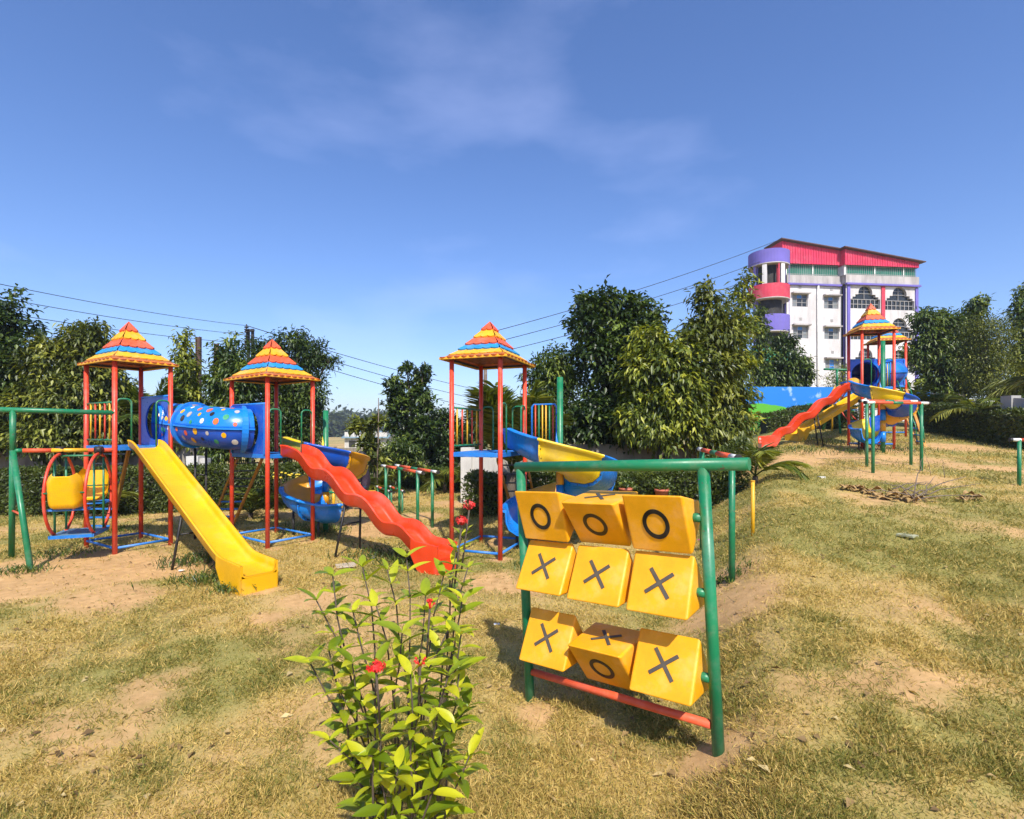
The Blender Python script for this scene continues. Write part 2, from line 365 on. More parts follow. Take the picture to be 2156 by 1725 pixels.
def tree(name, label, basepx, d, lobes_px, style, mat, dens=1.0, trunk_r=0.09, lscale=1.0, group='trees round the playground', depth=0.85, cat='tree'):
    """basepx: picture column of the trunk, d: distance; lobes_px: (x, y, rx, ry) in picture pixels at that distance."""
    b = GD(basepx, d); k = d / FPX
    t = thing(name, label, cat, b, group)
    lobes = []
    for lb in lobes_px:
        x, y, rx, ry = lb[:4]; dd = d + (lb[4] if len(lb) > 4 else random.uniform(-0.35, 0.35) * rx * k)
        p = P(x, y, dd); lobes.append((p, rx * k, rx * k * depth, ry * k))
    top = max(l[0].z for l in lobes); mb = MB(); fork = b.lerp(Vector((b.x, b.y, top)), 0.42)
    bend = lambda a, c, w: [a.lerp(c, s) + Vector((random.uniform(-w, w), random.uniform(-w, w), 0)) * (4 * s * (1 - s)) for s in (0, .25, .5, .75, 1)]
    mb.tube(bend(b - Vector((0, 0, 0.1)), fork, trunk_r * 0.8), [trunk_r * s for s in (1.35, 1.0, .9, .8, .72)], 9)
    for c, rx, ry, rz in lobes:
        mb.tube(bend(fork - Vector((0, 0, 0.02)), c, rx * 0.12), [trunk_r * s for s in (.6, .45, .35, .25, .14)], 7)
        for _ in range(4):
            u = unit(1)[0]; e = c + Vector((u[0] * rx, u[1] * ry, abs(u[2]) * rz)) * 0.85
            mb.tube(bend(c, e, rx * 0.08), [trunk_r * s for s in (.16, .13, .1, .07, .04)], 5)
    part(mb, 'trunk', BARK, t)
    bulk_leaves('crown', mat, *crown_cloud(lobes, style, dens, lscale), parent=t)
    return t
def frond_cloud(base, az, el, length, leaflets, leaf, sag, wid=0.035):
    """one pinnate frond: leaflets along an arching rachis"""
    n = leaflets; s = np.linspace(0.12, 1, n)
    dx, dy = math.cos(az), math.sin(az)
    h = s * length * math.cos(el); z = s * length * math.sin(el) - sag * (s ** 2.2) * length
    pos = np.stack([base.x + dx * h, base.y + dy * h, base.z + z], 1)
    tg = np.gradient(pos, axis=0); tg /= np.linalg.norm(tg, axis=1, keepdims=True)
    sd = np.array([-dy, dx, 0.0]); P_ = []; D_ = []
    for sg in (-1, 1):
        P_.append(pos); D_.append(tg * 0.75 + sd * sg * 0.75 + np.array([0, 0, -0.25]) + RNG.normal(size=(n, 3)) * 0.1)
    P_ = np.concatenate(P_); D_ = np.concatenate(D_); sc = np.sin(np.clip(np.tile(s, 2), 0, 1) * PI * 0.86 + 0.25)
    ln = leaf * (0.35 + 0.75 * sc) * (0.9 + 0.2 * RNG.random(2 * n))
    rach = [Vector((base.x, base.y, base.z))] + [Vector(p) for p in pos[:: max(1, n // 8)]] + [Vector(pos[-1])]
    return P_, D_, ln, rach
def palm(name, label, b, nf, length, leaf, trunk_h=0.0, el=(35, 80), sag=0.5, mat=None, wid=0.03, group='palms', leaflets=26, tr=0.05, az=None):
    t = thing(name, label, 'palm', b, group)
    top = b + Vector((0, 0, max(trunk_h, 0.05)))
    mb = MB(); mb.tube([b - Vector((0, 0, .05)), b.lerp(top, .5), top], [tr * 1.3, tr, tr * 0.9], 8); part(mb, 'trunk', BARK, t)
    for i in range(nf):
        a = (i * 2.399 + random.uniform(-.3, .3)) if az is None else az[i % len(az)] + random.uniform(-.15, .15)
        p, dd, ln, rach = frond_cloud(top, a, R(random.uniform(*el)), length * random.uniform(.8, 1.1), leaflets, leaf, sag * random.uniform(.7, 1.2))
        n = len(p)
        o = bulk_leaves('frond', mat or L_PALM, p, dd, np.tile([[0, 0, 1.0]], (n, 1)) + RNG.normal(size=(n, 3)) * .2, ln, np.full(n, wid) * (0.8 + .4 * RNG.random(n)), np.clip(RNG.normal(.5, .2) + RNG.normal(size=n) * .1, 0, 1), parent=t)
        m2 = MB(); m2.tube(rach, [0.012 * (1 - .08 * q) for q in range(len(rach))], 5); part(m2, 'rachis', L_PALM, o)
    return t
def hedge(name, label, path, w, h, n, mat=L_HEDGE, leaf=0.075, group='clipped hedges'):
    """path: ground points along the middle of the hedge"""
    t = thing(name, label, 'hedge', path[0], group)
    pts = [Vector(p) for p in path]; mb = MB(); rows = []
    for i, p in enumerate(pts):
        a = pts[max(0, i - 1)]; c = pts[min(len(pts) - 1, i + 1)]; d = (c - a); d.z = 0; d.normalize()
        p = p + d * (.22 if i == 0 else (-.22 if i == len(pts) - 1 else 0)); sd = Vector((d.y, -d.x, 0))
        ww = w / 2 - 0.06; hh = h - 0.09
        rows.append([p + sd * s * ww * q + Vector((0, 0, z)) for s, z, q in ((-1, .03, .9), (-1, hh * .6, 1), (-1, hh, .85), (1, hh, .85), (1, hh * .6, 1), (1, .03, .9))])
    mb.grid(rows, closed_u=False, sm=False); mb.f.append(tuple(range(6))); mb.s.append(False); mb.m.append(0)
    o = len(rows[0]) * (len(rows) - 1); mb.f.append(tuple(o + k for k in range(6))); mb.s.append(False); mb.m.append(0)
    part(mb, 'branches', CORE, t)  # solid dark core added inside the leaves to block light
    seg = np.array([(pts[i + 1] - pts[i]).length for i in range(len(pts) - 1)]); cs = np.concatenate([[0], np.cumsum(seg)])
    u = RNG.random(n) * cs[-1]; k = np.clip(np.searchsorted(cs, u) - 1, 0, len(seg) - 1); f = ((u - cs[k]) / seg[k])[:, None]
    A = np.array(pts); c = A[k] * (1 - f) + A[k + 1] * f; d = A[k + 1] - A[k]; d[:, 2] = 0; d /= np.linalg.norm(d, axis=1, keepdims=True)
    sd = np.stack([d[:, 1], -d[:, 0], np.zeros(n)], 1)
    per = RNG.random(n) * (2 * h + w); wob = 0.90 + 0.20 * vn(u * 1.3, per * 1.5) + 0.10 * vn(u * 5, per * 5 + 9)
    lat = np.where(per < h, -w / 2, np.where(per > h + w, w / 2, per - h - w / 2)); z = np.where(per < h, per, np.where(per > h + w, 2 * h + w - per, h))
    outv = np.where((per < h)[:, None], -sd, np.where((per > h + w)[:, None], sd, np.array([[0, 0, 1.0]])))
    p = c + sd * (lat * wob)[:, None]; p[:, 2] += z * wob; p += RNG.normal(size=(n, 3)) * 0.03
    p[:, 2] = np.maximum(p[:, 2], c[:, 2] + 0.02)
    dr = outv * 0.6 + unit(n) * 0.9 + np.array([[0, 0, 0.25]])
    bulk_leaves('foliage', mat, p, dr, outv + unit(n) * .6, leaf * (.6 + .8 * RNG.random(n)), leaf * .5 * (.7 + .6 * RNG.random(n)), np.clip(.15 + .55 * RNG.random(n) * vn(u * 3, per * 3) + .25 * RNG.random(n), 0, 1), parent=t)
    return t
CORE = paint('hedge_core', (0.012, 0.016, 0.006), 0.95, 0, bumps=0)

# ------------------------------------------------------------------ ground
BARE = []    # (x, y, radius) of trodden sand
for px, py, r in ((150, 1190, 1.3), (290, 1200, 1.0), (40, 1240, 0.9), (230, 1255, 0.7), (640, 1265, .45), (560, 1300, .3), (800, 1115, .9), (740, 1100, .6), (890, 1085, .6),
                  (1030, 1225, .55), (1090, 1235, .5), (1540, 1270, .6), (1500, 1230, .5), (1640, 965, 1.3), (1760, 957, 1.2), (1850, 1000, .8), (1940, 1010, .7), (2010, 940, 1.2), (960, 1060, .8), (1060, 1140, .5)):
    g = G(px, py); BARE.append((g.x, g.y, r * 1.0))
for px, py in ((248, 1166), (192, 1148), (295, 1133), (352, 1147), (577, 1155), (496, 1132), (650, 1139), (568, 1119), (1049, 1177), (951, 1168), (1119, 1146), (29, 1184), (70, 1208), (547, 1243), (942, 1205), (1838, 994), (1940, 990), (1825, 980), (1918, 978), (1884, 943), (1810, 940), (2146, 1020), (1541, 1222), (879, 1112), (908, 1108), (1125, 1500), (1505, 1590)):
    g = G(px, py); BARE.append((g.x, g.y, .20))
def bare(x, y):
    n = 0.55 * vn(x * .55 + 3, y * .55) + 0.28 * vn(x * 1.7, y * 1.7 + 5) + 0.17 * vn(x * 5.1, y * 5.1)
    b = smooth((n - 0.55) / 0.22)
    wob = 0.75 + 0.6 * vn(x * 2.2 + 11, y * 2.2)
    for bx, by, r in BARE:
        d = np.sqrt((x - bx) ** 2 + (y - by) ** 2) / (r * wob); b = np.maximum(b, 1 - smooth((d - 0.45) / 0.6))
    return np.clip(b, 0, 1)
def green(x, y):
    return smooth((0.6 * vn(x * .8 + 40, y * .8) + 0.4 * vn(x * 2.7, y * 2.7 + 21) - 0.36 + 0.13 * smooth((x - .8) / 2.5)) / 0.3)
def axis(lo, hi, step, far_lo, far_hi):
    a = list(np.arange(lo, hi, step)); s = step
    while a[-1] < far_hi: s *= 1.16; a.append(a[-1] + s)
    s = step
    while a[0] > far_lo: s *= 1.16; a.insert(0, a[0] - s)
    return np.array(a)
gx = axis(-12, 14, 0.11, -700, 900); gy = axis(1.6, 17, 0.11, -30, 1500)
XX, YY = np.meshgrid(gx, gy); ZZ = elev(XX, YY)
near = np.exp(-np.maximum(0, np.hypot(XX, YY) - 16) / 12)
ZZ = ZZ + near * (0.030 * (vn(XX * .9, YY * .9) - .5) + 0.020 * (vn(XX * 3.1, YY * 3.1) - .5)) - 0.012
nx, ny = len(gx), len(gy)
me = bpy.data.meshes.new('ground'); me.vertices.add(nx * ny); me.vertices.foreach_set('co', np.stack([XX, YY, ZZ], 2).astype(np.float32).ravel())
ii = (np.arange(ny - 1)[:, None] * nx + np.arange(nx - 1)[None]).ravel()
quad = np.stack([ii, ii + 1, ii + nx + 1, ii + nx], 1)
me.loops.add(quad.size); me.loops.foreach_set('vertex_index', quad.astype(np.int32).ravel()); me.polygons.add(len(quad))
me.polygons.foreach_set('loop_start', (np.arange(len(quad)) * 4).astype(np.int32)); me.polygons.foreach_set('loop_total', np.full(len(quad), 4, np.int32))
me.polygons.foreach_set('use_smooth', np.ones(len(quad), bool))
a = me.attributes.new('bare', 'FLOAT', 'POINT'); a.data.foreach_set('value', bare(XX, YY).astype(np.float32).ravel())
a = me.attributes.new('green', 'FLOAT', 'POINT'); a.data.foreach_set('value', green(XX, YY).astype(np.float32).ravel())
m, nt, bs = base_mat('dry_lawn')
ab = nt.nodes.new('ShaderNodeAttribute'); ab.attribute_name = 'bare'; ag = nt.nodes.new('ShaderNodeAttribute'); ag.attribute_name = 'green'
n1 = noise(nt, 9, 8, 0.7); n2 = noise(nt, 60, 6, 0.75); n3 = noise(nt, 2.2, 5, 0.6)
soil = ramp(nt, n1, [(0.3, (0.42, 0.235, 0.085)), (0.7, (0.64, 0.40, 0.17))])
straw = ramp(nt, n2, [(0.3, (0.30, 0.205, 0.060)), (0.7, (0.58, 0.42, 0.14))])
turf = ramp(nt, n2, [(0.3, (0.16, 0.145, 0.03)), (0.7, (0.40, 0.34, 0.085))])
gr = mixc(nt, ag.outputs['Fac'], straw, turf)
ma = nt.nodes.new('ShaderNodeMath'); ma.operation = 'MULTIPLY_ADD'; nt.links.new(n1, ma.inputs[0]); ma.inputs[1].default_value = 0.9; ma.inputs[2].default_value = -0.45
ad = nt.nodes.new('ShaderNodeMath'); ad.operation = 'ADD'; ad.use_clamp = True; nt.links.new(ma.outputs[0], ad.inputs[0]); nt.links.new(ab.outputs['Fac'], ad.inputs[1])
c = mixc(nt, ad.outputs[0], gr, soil)
v = ramp(nt, n3, [(0.3, (0.85,) * 3), (0.7, (1.1,) * 3)]); c = mixc(nt, 1.0, c, v, 'MULTIPLY')
nt.links.new(c, bs.inputs['Base Color']); bs.inputs['Roughness'].default_value = 0.95; bump(nt, bs, n2, 0.45, 0.02)
me.materials.append(m); me.update()
ground = bpy.data.objects.new('ground', me); link(ground); ground['kind'] = 'structure'

# grass: short matted blades, thinning out over the sand
def grass(n):
    d = 1.75 * (17 / 1.75) ** (RNG.random(n) ** 1.15); x = (RNG.random(n) * 2 - 1) * (d * 1.06 + 0.6); y = d
    b = bare(x, y); g = green(x, y)
    keep = RNG.random(n) > b * 0.97 - 0.02
    tuft = vn(x * 6.5, y * 6.5)
    keep &= RNG.random(n) < 0.25 + 1.1 * tuft
    x, y, g, d, tuft = x[keep], y[keep], g[keep], d[keep], tuft[keep]; n = len(x)
    a = RNG.random(n) * 2 * PI; lean = 0.25 + 1.1 * RNG.random(n)
    h = (0.016 + 0.038 * RNG.random(n) ** 1.5) * (0.7 + 0.9 * tuft) * (1 + 0.03 * d)
    p = np.stack([x, y, elev(x, y) - 0.012 + 0.003], 1)
    dr = np.stack([np.cos(a) * np.sin(lean), np.sin(a) * np.sin(lean), np.cos(lean)], 1)
    wd = 0.0020 + 0.0008 * d * (0.5 + RNG.random(n))
    var = np.where(RNG.random(n) < 0.15 + 0.6 * g, RNG.random(n) * .35, .45 + .55 * RNG.random(n))
    o = bulk_leaves('grass', L_GRASS, p, dr, unit(n) + np.array([[0, 0, .3]]), h, wd, var, curl=0.1, kind='stuff')
    o['label'] = 'short dry straw and green grass on the sandy ground'; o['category'] = 'grass'
grass(760000)

# ------------------------------------------------------------------ play tower
def rotv(v, a): return Vector((v.x * math.cos(a) - v.y * math.sin(a), v.x * math.sin(a) + v.y * math.cos(a), v.z))
TIERS = [(0.0, .17, SH_RED, 2), (.17, .33, SH_YEL, 3), (.33, .50, SH_RED, 4), (.50, .64, SH_BLU, 5), (.64, .82, SH_YEL, 7), (.82, 1.0, SH_ORA, 9)]
def roof_parts(t, sx, sy, eave, apex, over):
    H = apex - eave; hx, hy = sx / 2 + over, sy / 2 + over
    prof = lambda s: eave + H * (1 - s) ** 1.42
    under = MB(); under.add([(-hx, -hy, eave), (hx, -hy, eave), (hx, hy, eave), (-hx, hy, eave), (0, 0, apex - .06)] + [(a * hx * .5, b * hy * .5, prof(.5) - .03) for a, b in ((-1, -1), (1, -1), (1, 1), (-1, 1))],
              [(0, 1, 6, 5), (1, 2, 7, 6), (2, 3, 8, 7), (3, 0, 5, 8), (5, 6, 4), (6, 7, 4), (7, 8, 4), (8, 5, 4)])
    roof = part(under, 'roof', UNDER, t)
    for fi in range(2):
        W, Dp = (hx, hy) if fi == 0 else (hy, hx)     # half width of the face, distance of its eave
        ang = 0 if fi == 0 else PI / 2
        def pt(a, s, lift):
            s2 = min(s, 1.03); z = prof(min(s, 1.0)) - (max(0, s - 1) * H * .25) + lift
            return rotv(Vector((a * W * s2, -Dp * s2 - lift * .6, z)), ang)
        for (t0, t1, mat, cnt) in TIERS:
            for k in range(cnt):
                a0, a1 = -1 + 2 * k / cnt, -1 + 2 * (k + 1) / cnt; mb = MB(); n = 6; r0 = []; r1 = []; r2 = []; r3 = []
                for j in range(n + 1):
                    f = j / n; a = a0 + (a1 - a0) * f; sc = math.sin(PI * (0.08 + .84 * f)) if 0 < j < n else 0.0
                    t1e = t1 + 0.035 * sc - 0.008; lift = 0.022 + 0.004 * sc
                    r0.append(pt(a, t0, .004)); r1.append(pt(a, (t0 + t1e) / 2, .014)); r2.append(pt(a, t1e, lift)); r3.append(pt(a, t1e, lift - 0.018))
                mb.grid([r0, r1, r2, r3], sm=False)
                s1 = part(mb, 'shingle', mat, roof)
                s2 = s1.copy(); COL.objects.link(s2); s2.parent = roof; s2.rotation_euler = (0, 0, PI)
    trim = MB()
    c = [(-hx, -hy), (hx, -hy), (hx, hy), (-hx, hy)]
    for i in range(4):
        (x0, y0), (x1, y1) = c[i], c[(i + 1) % 4]; trim.beam((x0, y0, eave + .006), (x1, y1, eave + .006), .03, .035)
    part(trim, 'eave_trim', SH_YEL, roof, bevel=.006)
    fr = MB()
    for i in range(4):
        (x0, y0), (x1, y1) = c[i], c[(i + 1) % 4]; k = .86
        fr.tube([(x0 * k, y0 * k, eave + .01), (x1 * k, y1 * k, eave + .01)], .014, 6)
    part(fr, 'eave_tube', BLACKP, roof)
def hoop(x0, x1, z0, z1, y, r=.05):
    pts = [(x0, y, z0)]
    for a in range(0, 91, 30): pts.append((x0 + r - r * math.cos(R(a)), y, z1 - r + r * math.sin(R(a))))
    for a in range(90, -1, -30): pts.append((x1 - r + r * math.cos(R(a)), y, z1 - r + r * math.sin(R(a))))
    return pts + [(x1, y, z0)]
def tower(label, loc, rz, sx, sy, deck, eave, apex, faces, over=.16, pr=.032):
    t = thing('play_tower', label, 'play tower', loc, 'roofed play towers', local=True); t.rotation_euler = (0, 0, rz)
    hx, hy = sx / 2, sy / 2
    for a, b in ((-1, -1), (1, -1), (1, 1), (-1, 1)):
        mb = MB(); mb.tube([(a * hx, b * hy, -.15), (a * hx, b * hy, eave + .03)], pr, 14); part(mb, 'post', RED, t)
    c = [(-hx, -hy), (hx, -hy), (hx, hy), (-hx, hy)]
    for i in range(4):
        (x0, y0), (x1, y1) = c[i], c[(i + 1) % 4]; dx, dy = (x1 - x0), (y1 - y0); l = math.hypot(dx, dy); ux, uy = dx / l * pr, dy / l * pr
        mb = MB(); mb.tube([(x0 + ux, y0 + uy, .075), (x1 - ux, y1 - uy, .075)], .018, 8); part(mb, 'base_rail', BLUE, t)
        mb = MB(); mb.beam((x0 + ux, y0 + uy, deck - .03), (x1 - ux, y1 - uy, deck - .03), .035, .06); part(mb, 'deck_rim', BLUE, t, bevel=.005)
    mb = MB(); mb.box((0, 0, deck - .012), (sx - .045, sy - .045, .012)); part(mb, 'deck_plate', BLUE, t)
    mb = MB()
    for k in (-.3, 0, .3): mb.box((k * sx, 0, deck - .045), (.03, sy - .05, .04))
    part(mb, 'deck_joist', BLACKP, t)
    roof_parts(t, sx, sy, eave, apex, over)
    for side, kind in faces.items():
        W, Dp = (hx, hy) if side in ('ym', 'yp') else (hy, hx)
        ang = {'ym': 0, 'xp': PI / 2, 'yp': PI, 'xm': -PI / 2}[side]
        T = lambda pts: [rotv(Vector(p), ang) for p in pts]
        z0, z1 = deck, deck + .62
        if kind == 'rail':
            mb = MB(); mb.tube(T([(-W + pr, -Dp, z1 + .0), (W - pr, -Dp, z1)]), .014, 8); part(mb, 'rail', GREEN, t)
            mb = MB(); mb.tube(T([(-W + pr, -Dp, z0 + .09), (W - pr, -Dp, z0 + .09)]), .012, 8); part(mb, 'rail', GREEN, t)
            nb = 5
            for k in range(nb):
                x = -W + (k + 1) * 2 * W / (nb + 1); mb = MB(); mb.tube(T([(x, -Dp, z0 + .09), (x, -Dp, z1)]), .012, 8)
                part(mb, 'baluster', [YELLOW, RED][k % 2], t)
        elif kind == 'gate':        # two green hoop handles beside an opening
            for s in (-1, 1):
                xa, xb = sorted((s * (W - pr * .6), s * (W - .2))); mb = MB(); mb.tube(T(hoop(xa, xb, z0 - .02, z1 + .05, -Dp - .01, .06)), .013, 8); part(mb, 'handrail', GREEN, t)
        elif kind == 'bars':        # blue framed railing with coloured bars
            mb = MB(); mb.tube(T(hoop(-W + pr + .015, W - pr - .015, z0 + .03, z1, -Dp, .05)), .015, 8); part(mb, 'rail_frame', BLUE, t)
            nb = 6
            for k in range(nb):
                x = -W + (k + 1) * 2 * W / (nb + 1); mb = MB(); mb.tube(T([(x, -Dp, z0 + .01), (x, -Dp, z1 - .005)]), .011, 8)
                part(mb, 'baluster', [RED, GREEN, YELLOW, YELLOW, GREEN, RED][k], t)
        elif kind == 'mouth':       # blue panel round the tunnel mouth
            rr = min(W - .05, .295); cz = z0 + .37; mb = MB(); n = 28; zt, zb = z0 + .74, z0; w2 = W - pr
            inner = [(math.cos(2 * PI * k / n), math.sin(2 * PI * k / n)) for k in range(n)]
            outer = []
            for cx, sz in inner:
                q = 1 / max(abs(cx) / w2, abs(sz) / ((zt - cz) if sz > 0 else (cz - zb))); outer.append((cx * q, sz * q))
            for y in (-Dp - .012, -Dp + .012):
                mb.grid([T([(x * rr, y, cz + z * rr) for x, z in inner]), T([(x, y, cz + z) for x, z in outer])], closed_u=True, sm=False)
            mb.grid([T([(x * rr, y, cz + z * rr) for x, z in inner]) for y in (-Dp - .012, -Dp + .012)], closed_u=True)
            part(mb, 'tunnel_panel', FDBLUE, t)
            mb = MB(); mb.tube(T([(-w2, -Dp, zt + .01), (w2, -Dp, zt + .01)]), .018, 8); part(mb, 'rail', BLUE, t)
            for s in (-1, 1):
                mb = MB(); mb.beam(*T([(s * (w2 - .01), -Dp - .02, zb), (s * (w2 - .01), -Dp - .02, zt)]), .03, .03); part(mb, 'panel_stile', BLUE, t)
    return t
def corners(c, rz, sx, sy):
    return [c + rotv(Vector((a * sx / 2, b * sy / 2, 0)), rz) for a, b in ((-1, -1), (1, -1), (1, 1), (-1, 1))]

# ------------------------------------------------------------------ slides
def trough(mb, frames, prof, mi=0, caps=True):
    """frames: (point, side, up); prof: closed list of (s, u)"""
    rows = [[p + s * a + u * b for a, b in prof] for p, s, u in frames]
    mb.grid(rows, closed_u=True, mi=mi)
    if caps:
        n = len(prof); o = len(mb.v) - n * len(rows)
        mb.f.append(tuple(o + k for k in range(n))); mb.f.append(tuple(o + n * (len(rows) - 1) + k for k in range(n))[::-1]); mb.s += [False, False]; mb.m += [mi, mi]
def u_prof(w, h, t, lip):
    hw = w / 2
    inn = [(-hw, h)] + [(-hw + .05 * (1 - math.cos(R(a))), .05 * (1 - math.sin(R(a)))) for a in (0, 30, 60, 90)] + [(hw - .05 * (1 - math.cos(R(a))), .05 * (1 - math.sin(R(a)))) for a in (90, 60, 30, 0)] + [(hw, h)]
    out = [(hw + lip, h), (hw + lip, h - .02), (hw + t, h - .03), (hw + t, .02), (hw - .03, -t), (-hw + .03, -t), (-hw - t, .02), (-hw - t, h - .03), (-hw - lip, h - .02), (-hw - lip, h)]
    return inn + out
def V3(p, sd, k, z): return Vector((p.x + sd.x * k, p.y + sd.y * k, z))
def straight_slide(name, label, top, foot, mat, w=.36, h=.12, wave=0, exit_len=.55, exit_z=.17, legs=(), group='long slides', nose=.14, block=.5):
    """top: bed point at the deck, foot: ground point under the exit lip"""
    top = Vector(top); foot = Vector(foot); t = thing(name, label, 'slide', foot, group)
    d = foot - top; d.z = 0; L = d.length; d.normalize(); sd = Vector((d.y, -d.x, 0)); zb = foot.z + exit_z
    pts = []; n = 64
    for k in range(n + 1):
        s = k / n * L; run = L - exit_len
        if s < nose: z = top.z
        else:
            f = min(1, (s - nose) / (run - nose)); z = top.z + (zb + .03 - top.z) * f
            if wave and f < 1: z += wave * math.sin(f * 2 * PI * 3.6) * min(1, f * 8, (1 - f) * 9)
        if s > run: z = zb + .03 * (1 - (s - run) / exit_len)
        pts.append(Vector((top.x + d.x * s, top.y + d.y * s, z)))
    zz = [p.z for p in pts]                              # ease the bends
    for _ in range(6 if not wave else 2): zz = [zz[0]] + [(zz[i - 1] + 2 * zz[i] + zz[i + 1]) / 4 for i in range(1, n)] + [zz[-1]]
    fr = []
    for i, p in enumerate(pts):
        p.z = zz[i]; a = pts[max(0, i - 1)]; b = pts[min(n, i + 1)]
        tg = Vector((b.x - a.x, b.y - a.y, zz[min(n, i + 1)] - zz[max(0, i - 1)])).normalized(); up = sd.cross(tg); up = up if up.z > 0 else -up
        fr.append((p, sd, up.lerp(Vector((0, 0, 1)), .5).normalized()))
    mb = MB(); trough(mb, fr, u_prof(w, h, .014, .022)); chute = part(mb, 'chute', mat, t)
    k0 = int(n * (L - block) / L); hw = w / 2 + .0215     # closed plinth under the exit
    body = MB(); rows = []
    for i in list(range(k0, n + 1, 2)) + ([n] if (n - k0) % 2 else []):
        p = pts[i]; g = float(elev(p.x, p.y)) - .03
        f = (i - k0) / (n - k0); low = g + max(0, (1 - f * 3.2)) * (p.z - g) * .9
        rows.append([p + sd * hw + Vector((0, 0, -.016)), Vector((p.x, p.y, low)) + sd * hw, Vector((p.x, p.y, low)) - sd * hw, p - sd * hw + Vector((0, 0, -.016))])
    body.grid(rows, closed_u=True, sm=False); o = len(body.v) - 4; body.f.append((o + 3, o + 2, o + 1, o)); body.s.append(False); body.m.append(0)
    for sg in (-1, 1):                                  # side cheeks from rail to ground
        ow = w / 2 + .0235; cr = []
        for i in list(range(k0, n + 1, 2)) + ([n] if (n - k0) % 2 else []):
            p = pts[i]; g = float(elev(p.x, p.y)) - .03; f = (i - k0) / (n - k0); low = g + max(0, (1 - f * 3.2)) * (p.z - g) * .9
            up = p.z + h * .97; cr.append([V3(p, sd, sg * ow, up), V3(p, sd, sg * ow, low), V3(p, sd, sg * (ow - .012), low), V3(p, sd, sg * (ow - .012), up)])
        body.grid(cr, closed_u=True, sm=False); o = len(body.v) - 4; body.f.append((o + 3, o + 2, o + 1, o)); body.s.append(False); body.m.append(0)
        o = len(body.v) - 4 * len(cr); body.f.append((o, o + 1, o + 2, o + 3)); body.s.append(False); body.m.append(0)
    part(body, 'exit_block', mat, t)
    for s in legs:
        i = int(n * s); p = pts[i]; g1 = onground(p.x + sd.x * .22 - d.x * .12, p.y + sd.y * .22 - d.y * .12); g2 = onground(p.x - sd.x * .22 - d.x * .12, p.y - sd.y * .22 - d.y * .12)
        for gg, sg in ((g1, 1), (g2, -1)):
            mb = MB(); mb.tube([p + sd * sg * w * .4 + Vector((0, 0, -.01)), gg - Vector((0, 0, .06))], .016, 8); part(mb, 'leg', BLACKP, t)
        mb = MB(); mb.tube([(p + sd * w * .4).lerp(g1, .4), (p - sd * w * .4).lerp(g2, .4)], .012, 6); part(mb, 'leg_brace', BLACKP, t)
    return t
